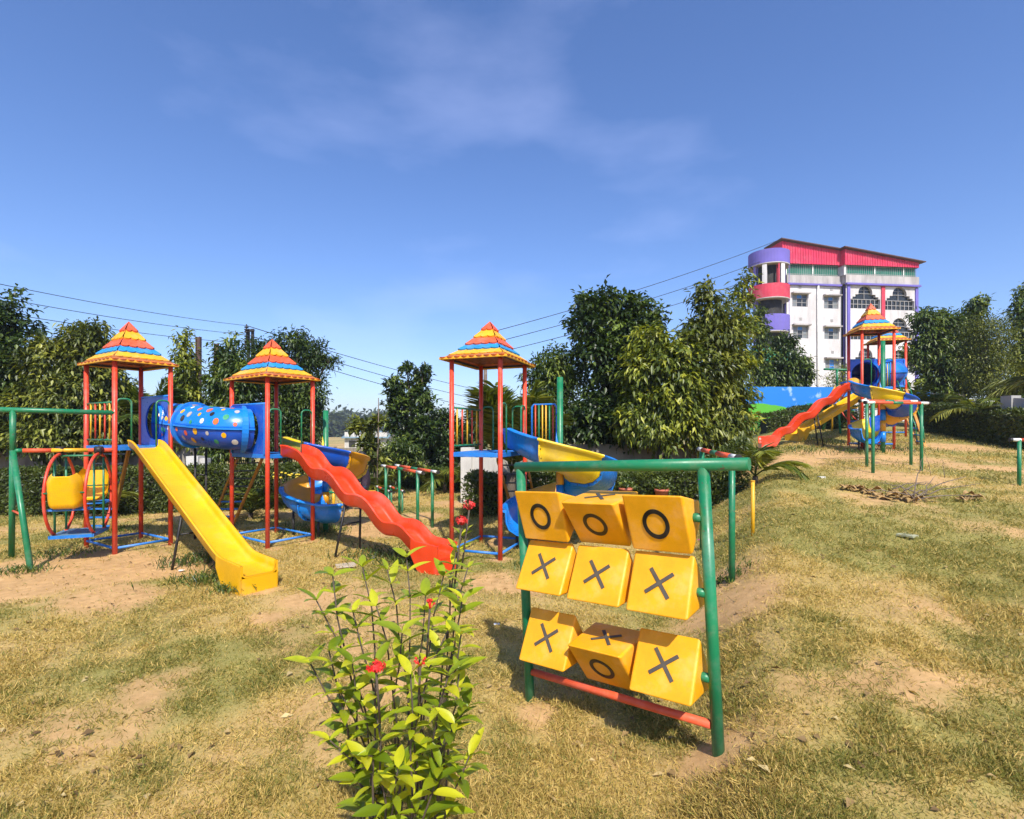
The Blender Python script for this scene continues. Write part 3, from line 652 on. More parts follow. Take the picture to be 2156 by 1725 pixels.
def spiral(label, pole, R_, th0, turn, z0, z1, ptop, colours, seglen=62, wallh=.33):
    """pole: ground point; angles in degrees, counter-clockwise; z above the pole's foot"""
    t = thing('spiral_slide', label, 'slide', pole, 'spiral slides')
    mb = MB(); mb.tube([pole - Vector((0, 0, .15)), pole + Vector((0, 0, ptop))], .045, 16); part(mb, 'centre_pole', GREEN, t)
    prof = [(.055, .30), (.065, .16), (.11, .06), (.20, .01), (R_ * .62, 0), (R_ * .82, .04), (R_ * .94, .12), (R_, .22), (R_ + .01, wallh)]
    lip = [(R_ + .075, wallh - .005), (R_ + .078, wallh - .03), (R_ + .025, wallh - .05), (R_ + .018, .21), (R_ * .95 + .012, .10), (R_ * .82, .02), (R_ * .62, -.02), (.2, -.012), (.1, .035), (.052, .15)]
    full = prof + lip; nseg = math.ceil(turn / seglen)
    zat = lambda a: z0 + (z1 - z0) * min(1, max(0, (a - 14) / (turn - 40)))
    for k in range(nseg):
        a0, a1 = k * turn / nseg, (k + 1) * turn / nseg; rows = []; m = 9
        mats = colours[k % len(colours)]
        for j in range(m):
            a = a0 + (a1 - a0) * j / (m - 1); th = R(th0 + a); c, s = math.cos(th), math.sin(th)
            q = 1.0
            if a < 25: q = .75 + .25 * a / 25
            rows.append([pole + Vector((c * r, s * r, zat(a) + z * (q if r > .3 else 1))) for r, z in full])
        mb = MB(); mb.grid(rows, closed_u=True); n = len(full); o = len(mb.v) - n * m
        mb.f.append(tuple(o + q for q in range(n))); mb.f.append(tuple(o + n * (m - 1) + q for q in range(n))[::-1]); mb.s += [False, False]; mb.m += [0, 0]
        seg = part(mb, 'chute_section', mats, t)
        if 0 < k:                                           # bolted flange under the joint
            fl = MB(); th = R(th0 + a0); c, s = math.cos(th), math.sin(th); tg = Vector((-s, c, 0))
            low = [(R_ + .02, wallh - .06), (R_ + .022, .20), (R_ * .95 + .016, .09), (R_ * .82, .012), (R_ * .62, -.028), (.22, -.02)]
            o1 = [pole + Vector((c * r, s * r, zat(a0) + z)) for r, z in low]; o2 = [pole + Vector((c * (r + .02), s * (r + .02), zat(a0) + z - .035)) for r, z in low]
            fl.grid([o1, o2], sm=False); fl.grid([[p + tg * .022 for p in o1], [p + tg * .022 for p in o2]], sm=False); fl.grid([o2, [p + tg * .022 for p in o2]], sm=False)
            f = part(fl, 'flange', mats, seg)
            bo = MB()
            for q in range(5):
                p = o2[q].lerp(o1[q], .5).lerp(o2[q + 1].lerp(o1[q + 1], .5), .5); bo.disc(p - tg * .005, tg, .010, .035, 6)
            part(bo, 'bolts', BLACKP, seg)
    n = 5
    for k in range(n):                                      # coloured sleeves on the pole between the turns
        za = z1 + .02 + k * (z0 - z1) / n; mb = MB(); mb.tube([pole + Vector((0, 0, za)), pole + Vector((0, 0, za + (z0 - z1) / n - .012))], .058, 14); part(mb, 'sleeve', [FBLUE, FORG][k % 2], t)
    for a in (turn * .93, turn * .80):
        th = R(th0 + a); p = pole + Vector((math.cos(th), math.sin(th), 0)) * R_ * .8; mb = MB(); mb.tube([Vector((p.x, p.y, float(elev(p.x, p.y)) - .05)), Vector((p.x, p.y, pole.z + zat(a) + .02))], .02, 8); part(mb, 'prop', BLACKP, t)
    return t
def ladder(label, a0, a1, b0, b1, rungs, stringer=ORWOOD, rail=False, mats=(BLUE, DARKRUNG), group='ladders up to the towers'):
    """a0, b0: left and right feet; a1, b1: left and right tops"""
    t = thing('ladder', label, 'ladder', (a0 + b0) / 2, group); ac = (b0 - a0).normalized()
    for p, q in ((a0, a1), (b0, b1)):
        mb = MB(); mb.beam(p - Vector((0, 0, .03)), q, .03, .075, up=ac.cross((q - p).normalized())); part(mb, 'stringer', stringer, t, bevel=.004)
    for k in range(rungs):
        f = (k + .6) / (rungs + .2); p, q = a0.lerp(a1, f), b0.lerp(b1, f); mb = MB(); mb.beam(p + ac * .015, q - ac * .015, .06, .02); part(mb, 'rung', mats[0] if k < rungs * .35 else mats[1], t)
    if rail:
        for p, q in ((a0, a1), (b0, b1)):
            up = Vector((0, 0, .34)); mb = MB(); mb.tube([p.lerp(q, .06), p.lerp(q, .12) + up * .9, q + up, q + up * .6 + (q - p).normalized() * .12], .013, 8); part(mb, 'handrail', GREEN, t)
    return t
def tunnel(label, pts, rad, group='crawl tunnels', dots=True):
    t = thing('crawl_tunnel', label, 'tunnel', onground(pts[0].x, pts[0].y), group)
    P0 = [Vector(p) for p in pts]; n = 40; C = []                       # smooth path
    for k in range(n + 1):
        f = k / n * (len(P0) - 1); i = min(int(f), len(P0) - 2); u = f - i
        p0, p1, p2, p3 = P0[max(0, i - 1)], P0[i], P0[i + 1], P0[min(len(P0) - 1, i + 2)]
        C.append(.5 * ((2 * p1) + (p2 - p0) * u + (2 * p0 - 5 * p1 + 4 * p2 - p3) * u * u + (3 * p1 - p0 - 3 * p2 + p3) * u ** 3))
    def ring(i, r):
        a = C[max(0, i - 1)]; b = C[min(n, i + 1)]; tg = (b - a).normalized(); sd = Vector((tg.y, -tg.x, 0)).normalized(); up = sd.cross(tg)
        up = up if up.z > 0 else -up
        return lambda ang, rr: C[i] + (sd * math.cos(ang) + up * math.sin(ang)) * rr
    m = 20
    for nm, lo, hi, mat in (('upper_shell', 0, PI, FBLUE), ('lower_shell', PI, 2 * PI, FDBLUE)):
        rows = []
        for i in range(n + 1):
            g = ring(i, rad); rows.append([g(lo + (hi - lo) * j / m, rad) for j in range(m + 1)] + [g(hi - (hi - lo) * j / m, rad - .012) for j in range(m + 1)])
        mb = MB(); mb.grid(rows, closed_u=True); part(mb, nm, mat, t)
    for s in (-1, 1):                                                   # lengthwise flange
        rows = []
        for i in range(n + 1):
            g = ring(i, rad); a = 0 if s > 0 else PI
            rows.append([g(a, rad - .002) + Vector((0, 0, .012)), g(a, rad + .03) + Vector((0, 0, .012)), g(a, rad + .03) - Vector((0, 0, .012)), g(a, rad - .002) - Vector((0, 0, .012))])
        mb = MB(); mb.grid(rows, closed_u=True, sm=False); part(mb, 'seam_flange', FBLUE, t)
    for i0 in (2, n // 2 - 4, n - 3):                                   # ring flanges
        mb = MB(); rows = []
        for i, rr in ((i0, rad), (i0, rad + .045), (i0 + 1, rad + .045), (i0 + 1, rad)):
            g = ring(i, rad); rows.append([g(2 * PI * j / 36, rr) for j in range(36)])
        mb.grid(rows, closed_u=True, sm=False); part(mb, 'ring_flange', FBLUE, t)
    if dots:
        pal = [WHITEP, FYEL, SH_RED, GRDOT, SILVER, SH_ORA, BLACKP, FYEL]; q = 0
        for row, ang in enumerate((-.62, -.24, .30, .66, 1.02, 1.40)):
            for k in range(9):
                i = 4 + k * 4 + (row % 2) * 2
                if i > n - 3 or abs(i - (n // 2 - 4)) < 2: continue
                q += 1; mb = MB(); dr = .036 + .008 * ((q * 7) % 3 - 1); c0 = ring(i, rad)
                seglen = (C[min(n, i + 1)] - C[i - 1]).length / 2; vs = []
                aj = ang + .08 * math.sin(q * 2.3); tgt = (C[min(n, i + 1)] - C[i - 1]).normalized()
                vs = [c0(aj, rad + .004)] + [c0(aj + dr * 1.15 * math.sin(2 * PI * e / 14) / rad, rad + .004) + tgt * dr * math.cos(2 * PI * e / 14) for e in range(14)]
                mb.add(vs, [(0, e + 1, (e + 1) % 14 + 1) for e in range(14)], True); part(mb, 'painted_dot', pal[(q * 5 + row) % 8], t)
    return t
def striped_bar(t, a, b, r, stripes):
    a = Vector(a); b = Vector(b)
    for f0, f1, mat in stripes:
        mb = MB(); mb.tube([a.lerp(b, f0), a.lerp(b, f1)], r, 12); part(mb, 'bar_section', mat, t)
    d = (b - a).normalized()
    for p, s in ((a, -1), (b, 1)):
        mb = MB(); mb.disc(p - d * .002 * s, d * s, r * 1.25, .035, 12); part(mb, 'end_cap', BLACKP, t)
STR = ((0, .13, WHITEP), (.13, .42, SH_RED), (.42, .58, GREEN), (.58, .87, SH_RED), (.87, 1, WHITEP))
def parallel_bars(label, pairs, h, pr=.028, group='striped exercise bars'):
    """pairs: for every bar its two end ground points"""
    t = thing('exercise_bars', label, 'exercise bars', (pairs[0][0] + pairs[0][1]) / 2, group)
    for g0, g1 in pairs:
        zt = (g0.z + g1.z) / 2 + h; a = Vector((g0.x, g0.y, zt)); b = Vector((g1.x, g1.y, zt)); e = (b - a) * .14
        striped_bar(t, a - e, b + e, pr * .95, STR)
        for g in (g0, g1):
            mb = MB(); mb.tube([g - Vector((0, 0, .15)), Vector((g.x, g.y, zt))], pr, 12); part(mb, 'post', GREEN, t)
    return t

# ================================================================== left play structure: tower, tunnel, second tower
def V2(x, y, z=0): return Vector((x, y, z))
# tower nearest the hoop swing
A_c = V2(-5.765, 7.86); A_rz = R(-32); A_sx, A_sy = .95, .72
tower('play tower with shingled roof beside the hoop swing, leftmost tower', A_c, A_rz, A_sx, A_sy, 1.5, 2.70, 3.36, {'ym': 'rail', 'xp': 'gate', 'yp': 'mouth'}, over=.075)
A_k = corners(A_c, A_rz, A_sx, A_sy)     # left, front, right, back
# tower at the other end of the polka dot tunnel
B_c = V2(-3.80, 8.28); B_rz = R(-36); B_sx, B_sy = 1.06, .74
tower('play tower at the right end of the polka dot tunnel with wavy red slide', B_c, B_rz, B_sx, B_sy, 1.37, 2.52, 3.17, {'ym': 'mouth', 'xp': 'gate', 'xm': 'gate'}, over=.08)
B_k = corners(B_c, B_rz, B_sx, B_sy)
def bez(a, b, c, d, n=12): return [a * (1 - f) ** 3 + b * 3 * f * (1 - f) ** 2 + c * 3 * f * f * (1 - f) + d * f ** 3 for f in [k / n for k in range(n + 1)]]
vA = rotv(V2(0, 1), A_rz); vB = rotv(V2(0, 1), B_rz)
a_m = (A_k[2] + A_k[3]) / 2 + V2(0, 0, 1.85); b_m = (B_k[0] + B_k[1]) / 2 + V2(0, 0, 1.74)
tunnel('blue crawl tunnel with polka dots joining the two left towers', bez(a_m, a_m + vA * .50 + V2(.05, 0, 0), b_m - vB * .50 - V2(.05, 0, 0), b_m), .315)
straight_slide('straight_slide', 'long plain yellow slide coming down from the leftmost tower', (A_k[1] + A_k[2]) / 2 + V2(0, 0, 1.47), G(547, 1243), FYEL, w=.36, h=.12, exit_len=.55, exit_z=.17, legs=(.52,), block=.52)
straight_slide('wave_slide', 'wavy red slide between the polka dot tunnel tower and the leafy shrub', (B_k[1] + B_k[2]) / 2 + V2(0, 0, 1.34), G(942, 1205), FRED, w=.33, h=.17, wave=.062, exit_len=.38, exit_z=.17, legs=(.46,), block=.42)
SPC = [FYEL2, FBLUE, FORG, FBLUE]
spiral('blue and yellow spiral slide behind the upper end of the wavy red slide', V2(-3.19, 8.95), .66, 205, 465, 1.33, .22, 2.07, [FYEL2, FDBLUE, FORG, FYEL2, FBLUE, FORG, FBLUE, FBLUE])
ladder('ochre ladder standing under the right half of the polka dot tunnel', GD(441, 9.3), P(500, 966, 8.75), GD(486, 9.25), P(553, 964, 8.72), 9)
ladder('ochre ladder behind the tower posts next to the hoop swing', GD(176, 9.0), P(203, 944, 8.35), GD(233, 9.0), P(272, 944, 8.3), 9)
# dark trestle under the tunnel
t = thing('tunnel_trestle', 'thin black steel trestle holding up the polka dot tunnel', 'support', GD(422, 8.3))
for px in (411, 434):
    mb = MB(); mb.tube([GD(px, 8.3) - V2(0, 0, .1), P(px, 944, 8.3)], .018, 8); part(mb, 'leg', BLACKP, t)
for py in (1000, 1060):
    mb = MB(); mb.tube([P(411, py, 8.3), P(434, py, 8.3)], .012, 6); part(mb, 'brace', BLACKP, t)

# ------------------------------------------------------------------ hoop swing hung between an A-frame and the left tower
def hoop_swing_frame(label, apex_xy, feet, post_top, zlow, zhigh):
    t = thing('swing_frame', label, 'swing frame', onground(*apex_xy), 'green swing frames')
    ax = V2(*apex_xy)
    for g in feet:
        mb = MB(); mb.tube([g - V2(0, 0, .12), ax + V2(0, 0, zlow)], .034, 12); part(mb, 'leg', GREEN, t)
    mb = MB(); mb.tube([ax + V2(0, 0, zlow - .05), ax + V2(0, 0, zhigh)], .034, 12); part(mb, 'upright', GREEN, t)
    pt = V2(post_top.x, post_top.y); d = (pt - ax).normalized()
    mb = MB(); mb.tube([ax - d * .45 + V2(0, 0, zhigh), pt + V2(0, 0, zhigh - .02)], .034, 12); part(mb, 'top_bar', GREEN, t)
    for f0, f1, mat in ((0, .09, GREEN), (.09, .36, SH_RED), (.36, .72, YELLOW), (.72, 1, SH_RED)):
        mb = MB(); mb.tube([(ax + V2(0, 0, zlow)).lerp(pt + V2(0, 0, zlow - .01), f0), (ax + V2(0, 0, zlow)).lerp(pt + V2(0, 0, zlow - .01), f1)], .028, 12); part(mb, 'swing_bar', mat, t)
    mb = MB(); f = .45; mb.tube([(feet[0]).lerp(ax + V2(0, 0, zlow), f), (feet[1]).lerp(ax + V2(0, 0, zlow), f)], .014, 8); part(mb, 'brace', SH_RED, t)
    return t
def seat_shell(mb, c, face):
    """moulded bucket seat; face = +1 or -1 along local y"""
    rows = []; n = 13; m = 14
    for i in range(n + 1):
        f = i / n; row = []
        if f < .45: y = face * (.17 - .36 * f / .45); z = .02 + .05 * (f / .45 - .7) ** 2
        else:
            g = (f - .45) / .55; y = face * (-.19 - .07 * g); z = .03 + .40 * g
        w = .19 * (1 - .22 * abs(f - .55) ** 1.5 * (1 if f < .9 else 1.5))
        if f > .9: w *= 1 - (f - .9) * 2.6
        for j in range(m + 1):
            u = -1 + 2 * j / m; ed = max(0, abs(u) - .55) / .45
            row.append(Vector(c) + Vector((u * w, y + face * .10 * ed * ed * (1 if f > .3 else f / .3), z + .08 * ed * ed * (1 - abs(f - .45)))))
        rows.append(row)
    back = [[p + Vector((0, -face * .014, -.012)) for p in r] for r in rows]
    mb.grid(rows); mb.grid(back); mb.grid([rows[0], back[0]]); mb.grid([rows[-1], back[-1]])
    mb.grid([[r[0] for r in rows], [r[0] for r in back]]); mb.grid([[r[-1] for r in rows], [r[-1] for r in back]])
def hoop_swing(label, loc, rz, s=1.0):
    """local x runs along the bar it hangs from; origin under it on the ground; two seats face each other along y"""
    t = thing('hoop_swing', label, 'swing', loc, 'hoop swings', local=True); t.rotation_euler = (0, 0, rz); t.scale = (s, s, s)
    for x in (-.21, .21):
        mb = MB(); mb.tube([(x, .50 * math.sin(a), .86 + .545 * -math.cos(a)) for a in [2 * PI * k / 40 for k in range(40)]], .019, 8, closed=True); part(mb, 'hoop', RED, t)
        for y in (-.18, .18):
            zc = .86; dz = .545 * math.sqrt(1 - (y / .50) ** 2); mb = MB(); mb.tube([(x, y, zc - dz), (x, y, zc + dz)], .014, 8); part(mb, 'strut', GREEN, t)
        mb = MB(); mb.tube([(x - .045, 0, 1.455), (x + .045, 0, 1.455)], .05, 12); mb.box((x, 0, 1.425), (.05, .06, .07)); part(mb, 'bearing', BLACKP, t)
    mb = MB(); mb.tube([(-.21, 0, 1.38), (.21, 0, 1.38)], .014, 8); part(mb, 'spreader', GREEN, t)
    mb = MB(); mb.box((0, 0, .345), (.46, .56, .022)); part(mb, 'footboard', FOOT, t, bevel=.004)
    mb = MB()
    for y in (-.28, .28): mb.beam((-.23, y, .335), (.23, y, .335), .02, .04)
    for x in (-.23, .23): mb.beam((x, -.29, .335), (x, .29, .335), .02, .04)
    part(mb, 'footboard_frame', BLUE, t)
    for y in (-.34, .34):
        mb = MB(); f = 1 if y < 0 else -1
        for dx in (-.21, .21): mb.tube([(dx, y - .10 * f, .70), (dx, y + .12 * f, .70)], .012, 6)
        mb.tube([(-.21, y - .10 * f, .70), (.21, y - .10 * f, .70)], .012, 6); mb.tube([(-.21, y + .12 * f, .70), (.21, y + .12 * f, .70)], .012, 6)
        part(mb, 'seat_frame', BLUE, t)
        mb = MB(); seat_shell(mb, (0, y, .715), f); part(mb, 'seat', FYEL, t)
        mb = MB(); mb.tube([(-.21, y - .17 * f, .93), (.21, y - .17 * f, .93)], .011, 6); part(mb, 'grab_bar', GREEN, t)
    return t
FOOT = paint('worn_blue_board', (0.10, 0.22, 0.34), 0.6, 0.9, (0.3, 0.2, 0.12), scale=4, dirt=.6)
sw_feet = [G(24, 1172), G(68, 1203)]
ap = (-6.42, 6.72)
hoop_swing_frame('green pipe A-frame with red and yellow swing bar at the far left', ap, sw_feet, A_k[1], 1.46, 1.99)
mid = (V2(*ap) + A_k[1]) / 2
bd = (A_k[1] - V2(*ap)); bang = math.atan2(bd.y, bd.x)
hoop_swing('red hoop swing with two yellow bucket seats under the green A-frame', V2(mid.x + .13, mid.y + .07, 0), bang - R(12))

# ------------------------------------------------------------------ exercise bars behind the wavy slide
parallel_bars('pair of waist high striped bars on green posts behind the wavy slide', [(V2(-2.62, 10.85), V2(-1.68, 9.30)), (V2(-2.36, 10.95), V2(-1.44, 9.45))], .99)
parallel_bars('pair of knee high striped push-up bars beyond the taller striped bars', [(V2(-3.05, 11.9), V2(-2.62, 11.1)), (V2(-2.75, 11.9), V2(-2.33, 11.1))], .45, .024)
# seesaw and the person sitting on it
t = thing('seesaw', 'green seesaw beam on short yellow posts behind the spiral slide', 'seesaw', GD(705, 11.4))
pv = GD(712, 11.4)
for dx in (-.10, .10):
    mb = MB(); mb.tube([pv + V2(dx, 0, -.05), pv + V2(dx, 0, .42)], .03, 10); part(mb, 'post', YELLOW, t)
mb = MB(); mb.tube([pv + V2(-.14, 0, .38), pv + V2(.14, 0, .38)], .02, 8); part(mb, 'pivot', BLACKP, t)
mb = MB(); mb.tube([pv + V2(-1.0, 0, .40), pv + V2(.78, 0, .37)], .035, 12); part(mb, 'beam', GREEN, t)
mb = MB(); mb.box(pv + V2(.62, 0, .405), (.34, .26, .03)); part(mb, 'seat', YELLOW, t, bevel=.01)
def person_seated(label, hip, facing):
    """one skinned body sitting at hip, facing the angle given; hair and clothes ride on it"""
    t = thing('person', label, 'person', hip - V2(0, 0, .55), local=True); t.rotation_euler = (0, 0, facing)
    J = {}; E = []; RD = {}
    def j(n, p, r): J[n] = Vector(p) + Vector((0, 0, .55)); RD[n] = r
    j('pel', (0, 0, .08), .135); j('waist', (-.01, 0, .24), .12); j('chest', (.03, 0, .42), .14); j('neck', (.06, 0, .56), .052); j('head0', (.09, 0, .64), .072); j('head1', (.10, 0, .73), .09); j('head2', (.09, 0, .80), .06)
    E += [('pel', 'waist'), ('waist', 'chest'), ('chest', 'neck'), ('neck', 'head0'), ('head0', 'head1'), ('head1', 'head2')]
    for s in (-1, 1):
        q = 'lr'[s > 0]
        j('hip' + q, (.03, s * .10, .05), .09); j('knee' + q, (.40, s * .12, .06), .06); j('ank' + q, (.42, s * .12, -.38), .04); j('toe' + q, (.56, s * .13, -.42), .035)
        j('sh' + q, (.03, s * .19, .48), .062); j('el' + q, (.12, s * .25, .24), .045); j('wr' + q, (.33, s * .14, .13), .032); j('ha' + q, (.40, s * .11, .12), .028)
        E += [('pel', 'hip' + q), ('hip' + q, 'knee' + q), ('knee' + q, 'ank' + q), ('ank' + q, 'toe' + q), ('chest', 'sh' + q), ('sh' + q, 'el' + q), ('el' + q, 'wr' + q), ('wr' + q, 'ha' + q)]
        for k in range(5):
            n = 'f%d' % k + q; dy = (-.02 + .012 * k) * s; j(n, (.45 - .01 * (k == 0) + .01 * (k in (2, 3)), s * .10 + dy * 1.3, .105), .009); E.append(('ha' + q, n))
    names = list(J); me = bpy.data.meshes.new('body'); me.from_pydata([J[n] for n in names], [(names.index(a), names.index(b)) for a, b in E], [])
    o = bpy.data.objects.new('body', me); link(o, t)
    sk = o.modifiers.new('skin', 'SKIN'); sk.use_smooth_shade = True
    lay = me.skin_vertices[0].data if me.skin_vertices else None
    if lay is None:
        bpy.context.view_layer.objects.active = o; bpy.ops.mesh.customdata_skin_add(); lay = me.skin_vertices[0].data
    for i, n in enumerate(names): lay[i].radius = (RD[n], RD[n]); lay[i].use_root = (n == 'pel')
    ss = o.modifiers.new('sub', 'SUBSURF'); ss.levels = 2; ss.render_levels = 2
    m, nt, bs = base_mat('clothed_body')                # dark checked shirt, jeans, skin by height on the body
    tcn = nt.nodes.new('ShaderNodeTexCoord'); sp = nt.nodes.new('ShaderNodeSeparateXYZ'); nt.links.new(tcn.outputs['Object'], sp.inputs[0])
    ck = nt.nodes.new('ShaderNodeTexChecker'); ck.inputs['Scale'].default_value = 26; nt.links.new(tcn.outputs['Object'], ck.inputs['Vector'])
    ck.inputs['Color1'].default_value = (0.045, 0.02, 0.035, 1); ck.inputs['Color2'].default_value = (0.02, 0.014, 0.03, 1)
    def step(sock, val):
        q = nt.nodes.new('ShaderNodeMath'); q.operation = 'GREATER_THAN'; nt.links.new(sock, q.inputs[0]); q.inputs[1].default_value = val; return q.outputs[0]
    c = mixc(nt, step(sp.outputs['Z'], .67), (0.03, 0.05, 0.10), ck.outputs['Color'])
    c = mixc(nt, step(sp.outputs['Z'], 1.10), c, (0.30, 0.15, 0.085))
    nt.links.new(c, bs.inputs['Base Color']); bs.inputs['Roughness'].default_value = .8; me.materials.append(m)
    hb = MB(); rows = []
    for i in range(7):
        ph = PI * i / 6 * .62; rows.append([Vector((.085 + .100 * math.sin(ph) * math.cos(2 * PI * k / 14), .088 * math.sin(ph) * math.sin(2 * PI * k / 14), 1.31 + .105 * math.cos(ph) - (.05 if math.cos(2 * PI * k / 14) < -.2 and i > 4 else 0))) for k in range(14)])
    hb.grid(rows, closed_u=True); part(hb, 'hair', BLACKP, t)
    return t
person_seated('seated person in dark checked shirt half hidden behind the spiral slide', pv + V2(.60, 0, .42), PI)

# ================================================================== middle: third tower with its spiral slide
C_c = V2(-.32, 7.57); C_rz = R(-20); C_sx, C_sy = .72, 1.02
tower('play tower between the flowering shrub and the noughts and crosses frame', C_c, C_rz, C_sx, C_sy, 1.42, 2.70, 3.30, {'xp': 'gate', 'xm': 'rail', 'yp': 'gate'}, over=.12)
C_k = corners(C_c, C_rz, C_sx, C_sy)
spole = V2(.70, 7.62)
spiral('blue and yellow spiral slide behind the noughts and crosses frame', spole, .80, 183, 372, 1.40, .20, 2.50, [FBLUE, FYEL2, FBLUE, FBLUE, FORG, FBLUE], seglen=62, wallh=.40)
# railing beside the spiral's pole
t = thing('slide_railing', 'blue framed railing with coloured bars beside the tall green pole', 'railing', V2(.52, 8.05))
r0, r1 = P(1120, 0, 8.0), P(1172, 0, 7.85)
zl, zh = 1.45, 2.12
mb = MB(); mb.tube([V2(r0.x, r0.y, zl - .03), V2(r0.x, r0.y, zh - .04), V2(r0.x + .03, r0.y, zh), V2(r1.x - .03, r1.y, zh), V2(r1.x, r1.y, zh - .04), V2(r1.x, r1.y, zl - .03)], .015, 8); part(mb, 'rail_frame', BLUE, t)
for k, mt in enumerate((RED, GREEN, YELLOW, YELLOW, GREEN, RED)):
    p = r0.lerp(r1, (k + 1) / 7); mb = MB(); mb.tube([V2(p.x, p.y, zl), V2(p.x, p.y, zh - .005)], .011, 8); part(mb, 'baluster', mt, t)
mb = MB(); mb.box(V2((r0.x + spole.x) / 2 + .05, 7.85, zl - .06), (.52, .5, .06)); part(mb, 'landing', BLUE, t, bevel=.006)
mb = MB(); mb.tube([V2(r1.x, r1.y, 1.95), V2(spole.x, spole.y, 1.95)], .014, 8); part(mb, 'clamp', GREEN, t)
ladder('dark runged ochre ladder behind the tower next to the noughts and crosses frame', GD(1090, 9.5), P(1047, 968, 8.1), GD(1137, 9.5), P(1108, 968, 8.05), 8, mats=(DARKRUNG, DARKRUNG))

# ------------------------------------------------------------------ noughts and crosses frame
FRZ = R(-39); FL = V2(.045, 3.40); LN = 1.18
fu = V2(math.cos(FRZ), math.sin(FRZ)); fn = V2(math.sin(FRZ), -math.cos(FRZ))     # along the frame, and towards the viewer
ROLL = R(3.0)
ft = thing('noughts_and_crosses_stand', 'green pipe stand of the noughts and crosses game', 'game stand', FL)
upv = (V2(0, 0, 1) * math.cos(ROLL) - fu * math.sin(ROLL)); fu3 = (fu * math.cos(ROLL) + V2(0, 0, 1) * math.sin(ROLL))
FO = FL + fu * .09 + V2(0, 0, 0)      # feet shifted so the leaning posts meet the ground here
def FP(s, z, d=0): return FO + fu3 * s + upv * z + fn * d
TOPZ = 1.475
for s in (0, LN):
    mb = MB(); mb.tube([FP(s, -.12 - s * .05), FP(s, TOPZ)], .030, 16); part(mb, 'post', GREEN, ft)
mb = MB(); mb.tube([FP(-.03, TOPZ), FP(LN + .22, TOPZ)], .032, 16); part(mb, 'top_bar', GREEN, ft)
mb = MB(); mb.tube([FP(.03, .17), FP(LN - .03, .17)], .022, 12); part(mb, 'bottom_bar', SH_RED, ft)
MARK = {(0, 0): 'O0', (0, 1): 'OX', (0, 2): 'O0', (1, 0): 'X', (1, 1): 'X', (1, 2): 'X', (2, 0): 'X', (2, 1): 'OX', (2, 2): 'X'}
ROWZ = (1.205, .825, .40); PW = .335; S3 = .330
rown = ('top', 'middle', 'bottom'); coln = ('left', 'centre', 'right')
for (r, cidx), k in MARK.items():
    sc = LN * (.18 + .313 * cidx); base = FP(sc, ROWZ[r])
    rot = {'O0': R(168 if cidx == 2 else 164), 'OX': R(187), 'X': R(0)}[k] + R([3, -2, 1][(r + cidx) % 3]) * (0 if k == 'OX' else 1)
    what = {'O0': 'nought facing out', 'OX': 'nought in front, cross on top', 'X': 'cross facing out'}[k]
    pt_ = thing('game_block', 'yellow game block, %s, %s row, %s column' % (what, rown[r], coln[cidx]), 'game block', base, 'blocks of the noughts and crosses game')
    rad = S3 / math.sqrt(3)
    def tri(a, rr=rad): return upv * (rr * math.cos(a)) + fn * (rr * math.sin(a))
    va = [rot + 2 * PI * q / 3 for q in range(3)]
    body = MB(); p0 = base - fu3 * PW / 2; body.prism([p0 + tri(a) for a in va], fu3 * PW); bev(part(body, 'block', PRISM, pt_), .014, 4)
    for q in range(3):                                   # faces: between vertex q and q+1
        am = va[q] + PI / 3; nrm = tri(am, 1.0).normalized(); fc = base + nrm * (rad / 2); upf = (tri(va[q]) - tri((va[q + 1 if q < 2 else 0]))).normalized()
        if k == 'X': sym = 'X' if q == 0 else ('O' if q == 1 else None)
        else: sym = 'O' if q == 2 else ('X' if q == 1 else None)
        # a face turned to the viewer has nrm.fn > 0
        mbm = MB(); h = .0025
        if sym == 'X':
            for sg in (1, -1):
                w_ = (fu3 * .62 + upf * sg * .80).normalized() if sg < 0 else (fu3 * .70 + upf * sg * .55).normalized(); L_ = .092 if sg < 0 else .088
                mbm.beam(fc + nrm * (h + .0012 * (sg > 0)) - w_ * L_, fc + nrm * (h + .0012 * (sg > 0)) + w_ * L_, .0195, .004, up=nrm)
            part(mbm, 'cross_mark', MARKX, pt_)
        elif sym == 'O':
            n = 32; rows = []
            for rr, hh in ((.056, 0.001), (.056, .004), (.079, .004), (.079, .001)):
                rows.append([fc + nrm * hh + fu3 * rr * math.cos(2 * PI * e / n) * .92 + upf * rr * 1.08 * math.sin(2 * PI * e / n) for e in range(n)])
            mbm.grid(rows, closed_u=True, sm=False); part(mbm, 'nought_mark', MARKO, pt_)
for r in range(3):
    mb = MB(); mb.tube([FP(0, ROWZ[r]), FP(LN, ROWZ[r])], .014, 10); part(mb, 'axle', GREEN, ft)
    for s0, s1 in ((0.02, .035), (LN - .085, LN - .02)):
        mb = MB(); mb.tube([FP(s0, ROWZ[r]), FP(s1, ROWZ[r])], .024, 12); part(mb, 'hub', GREEN, ft)
    for f in (.3365, .6495):
        mb = MB(); mb.disc(FP(LN * f - .012, ROWZ[r]), fu3, .022, .024, 12); part(mb, 'washer', YELLOW, ft)
# striped bars to the right of the game
parallel_bars('tall striped bar on a green post just right of the noughts and crosses frame', [(G(1541, 1222), GD(1478, 6.9)),], 1.24, .030)

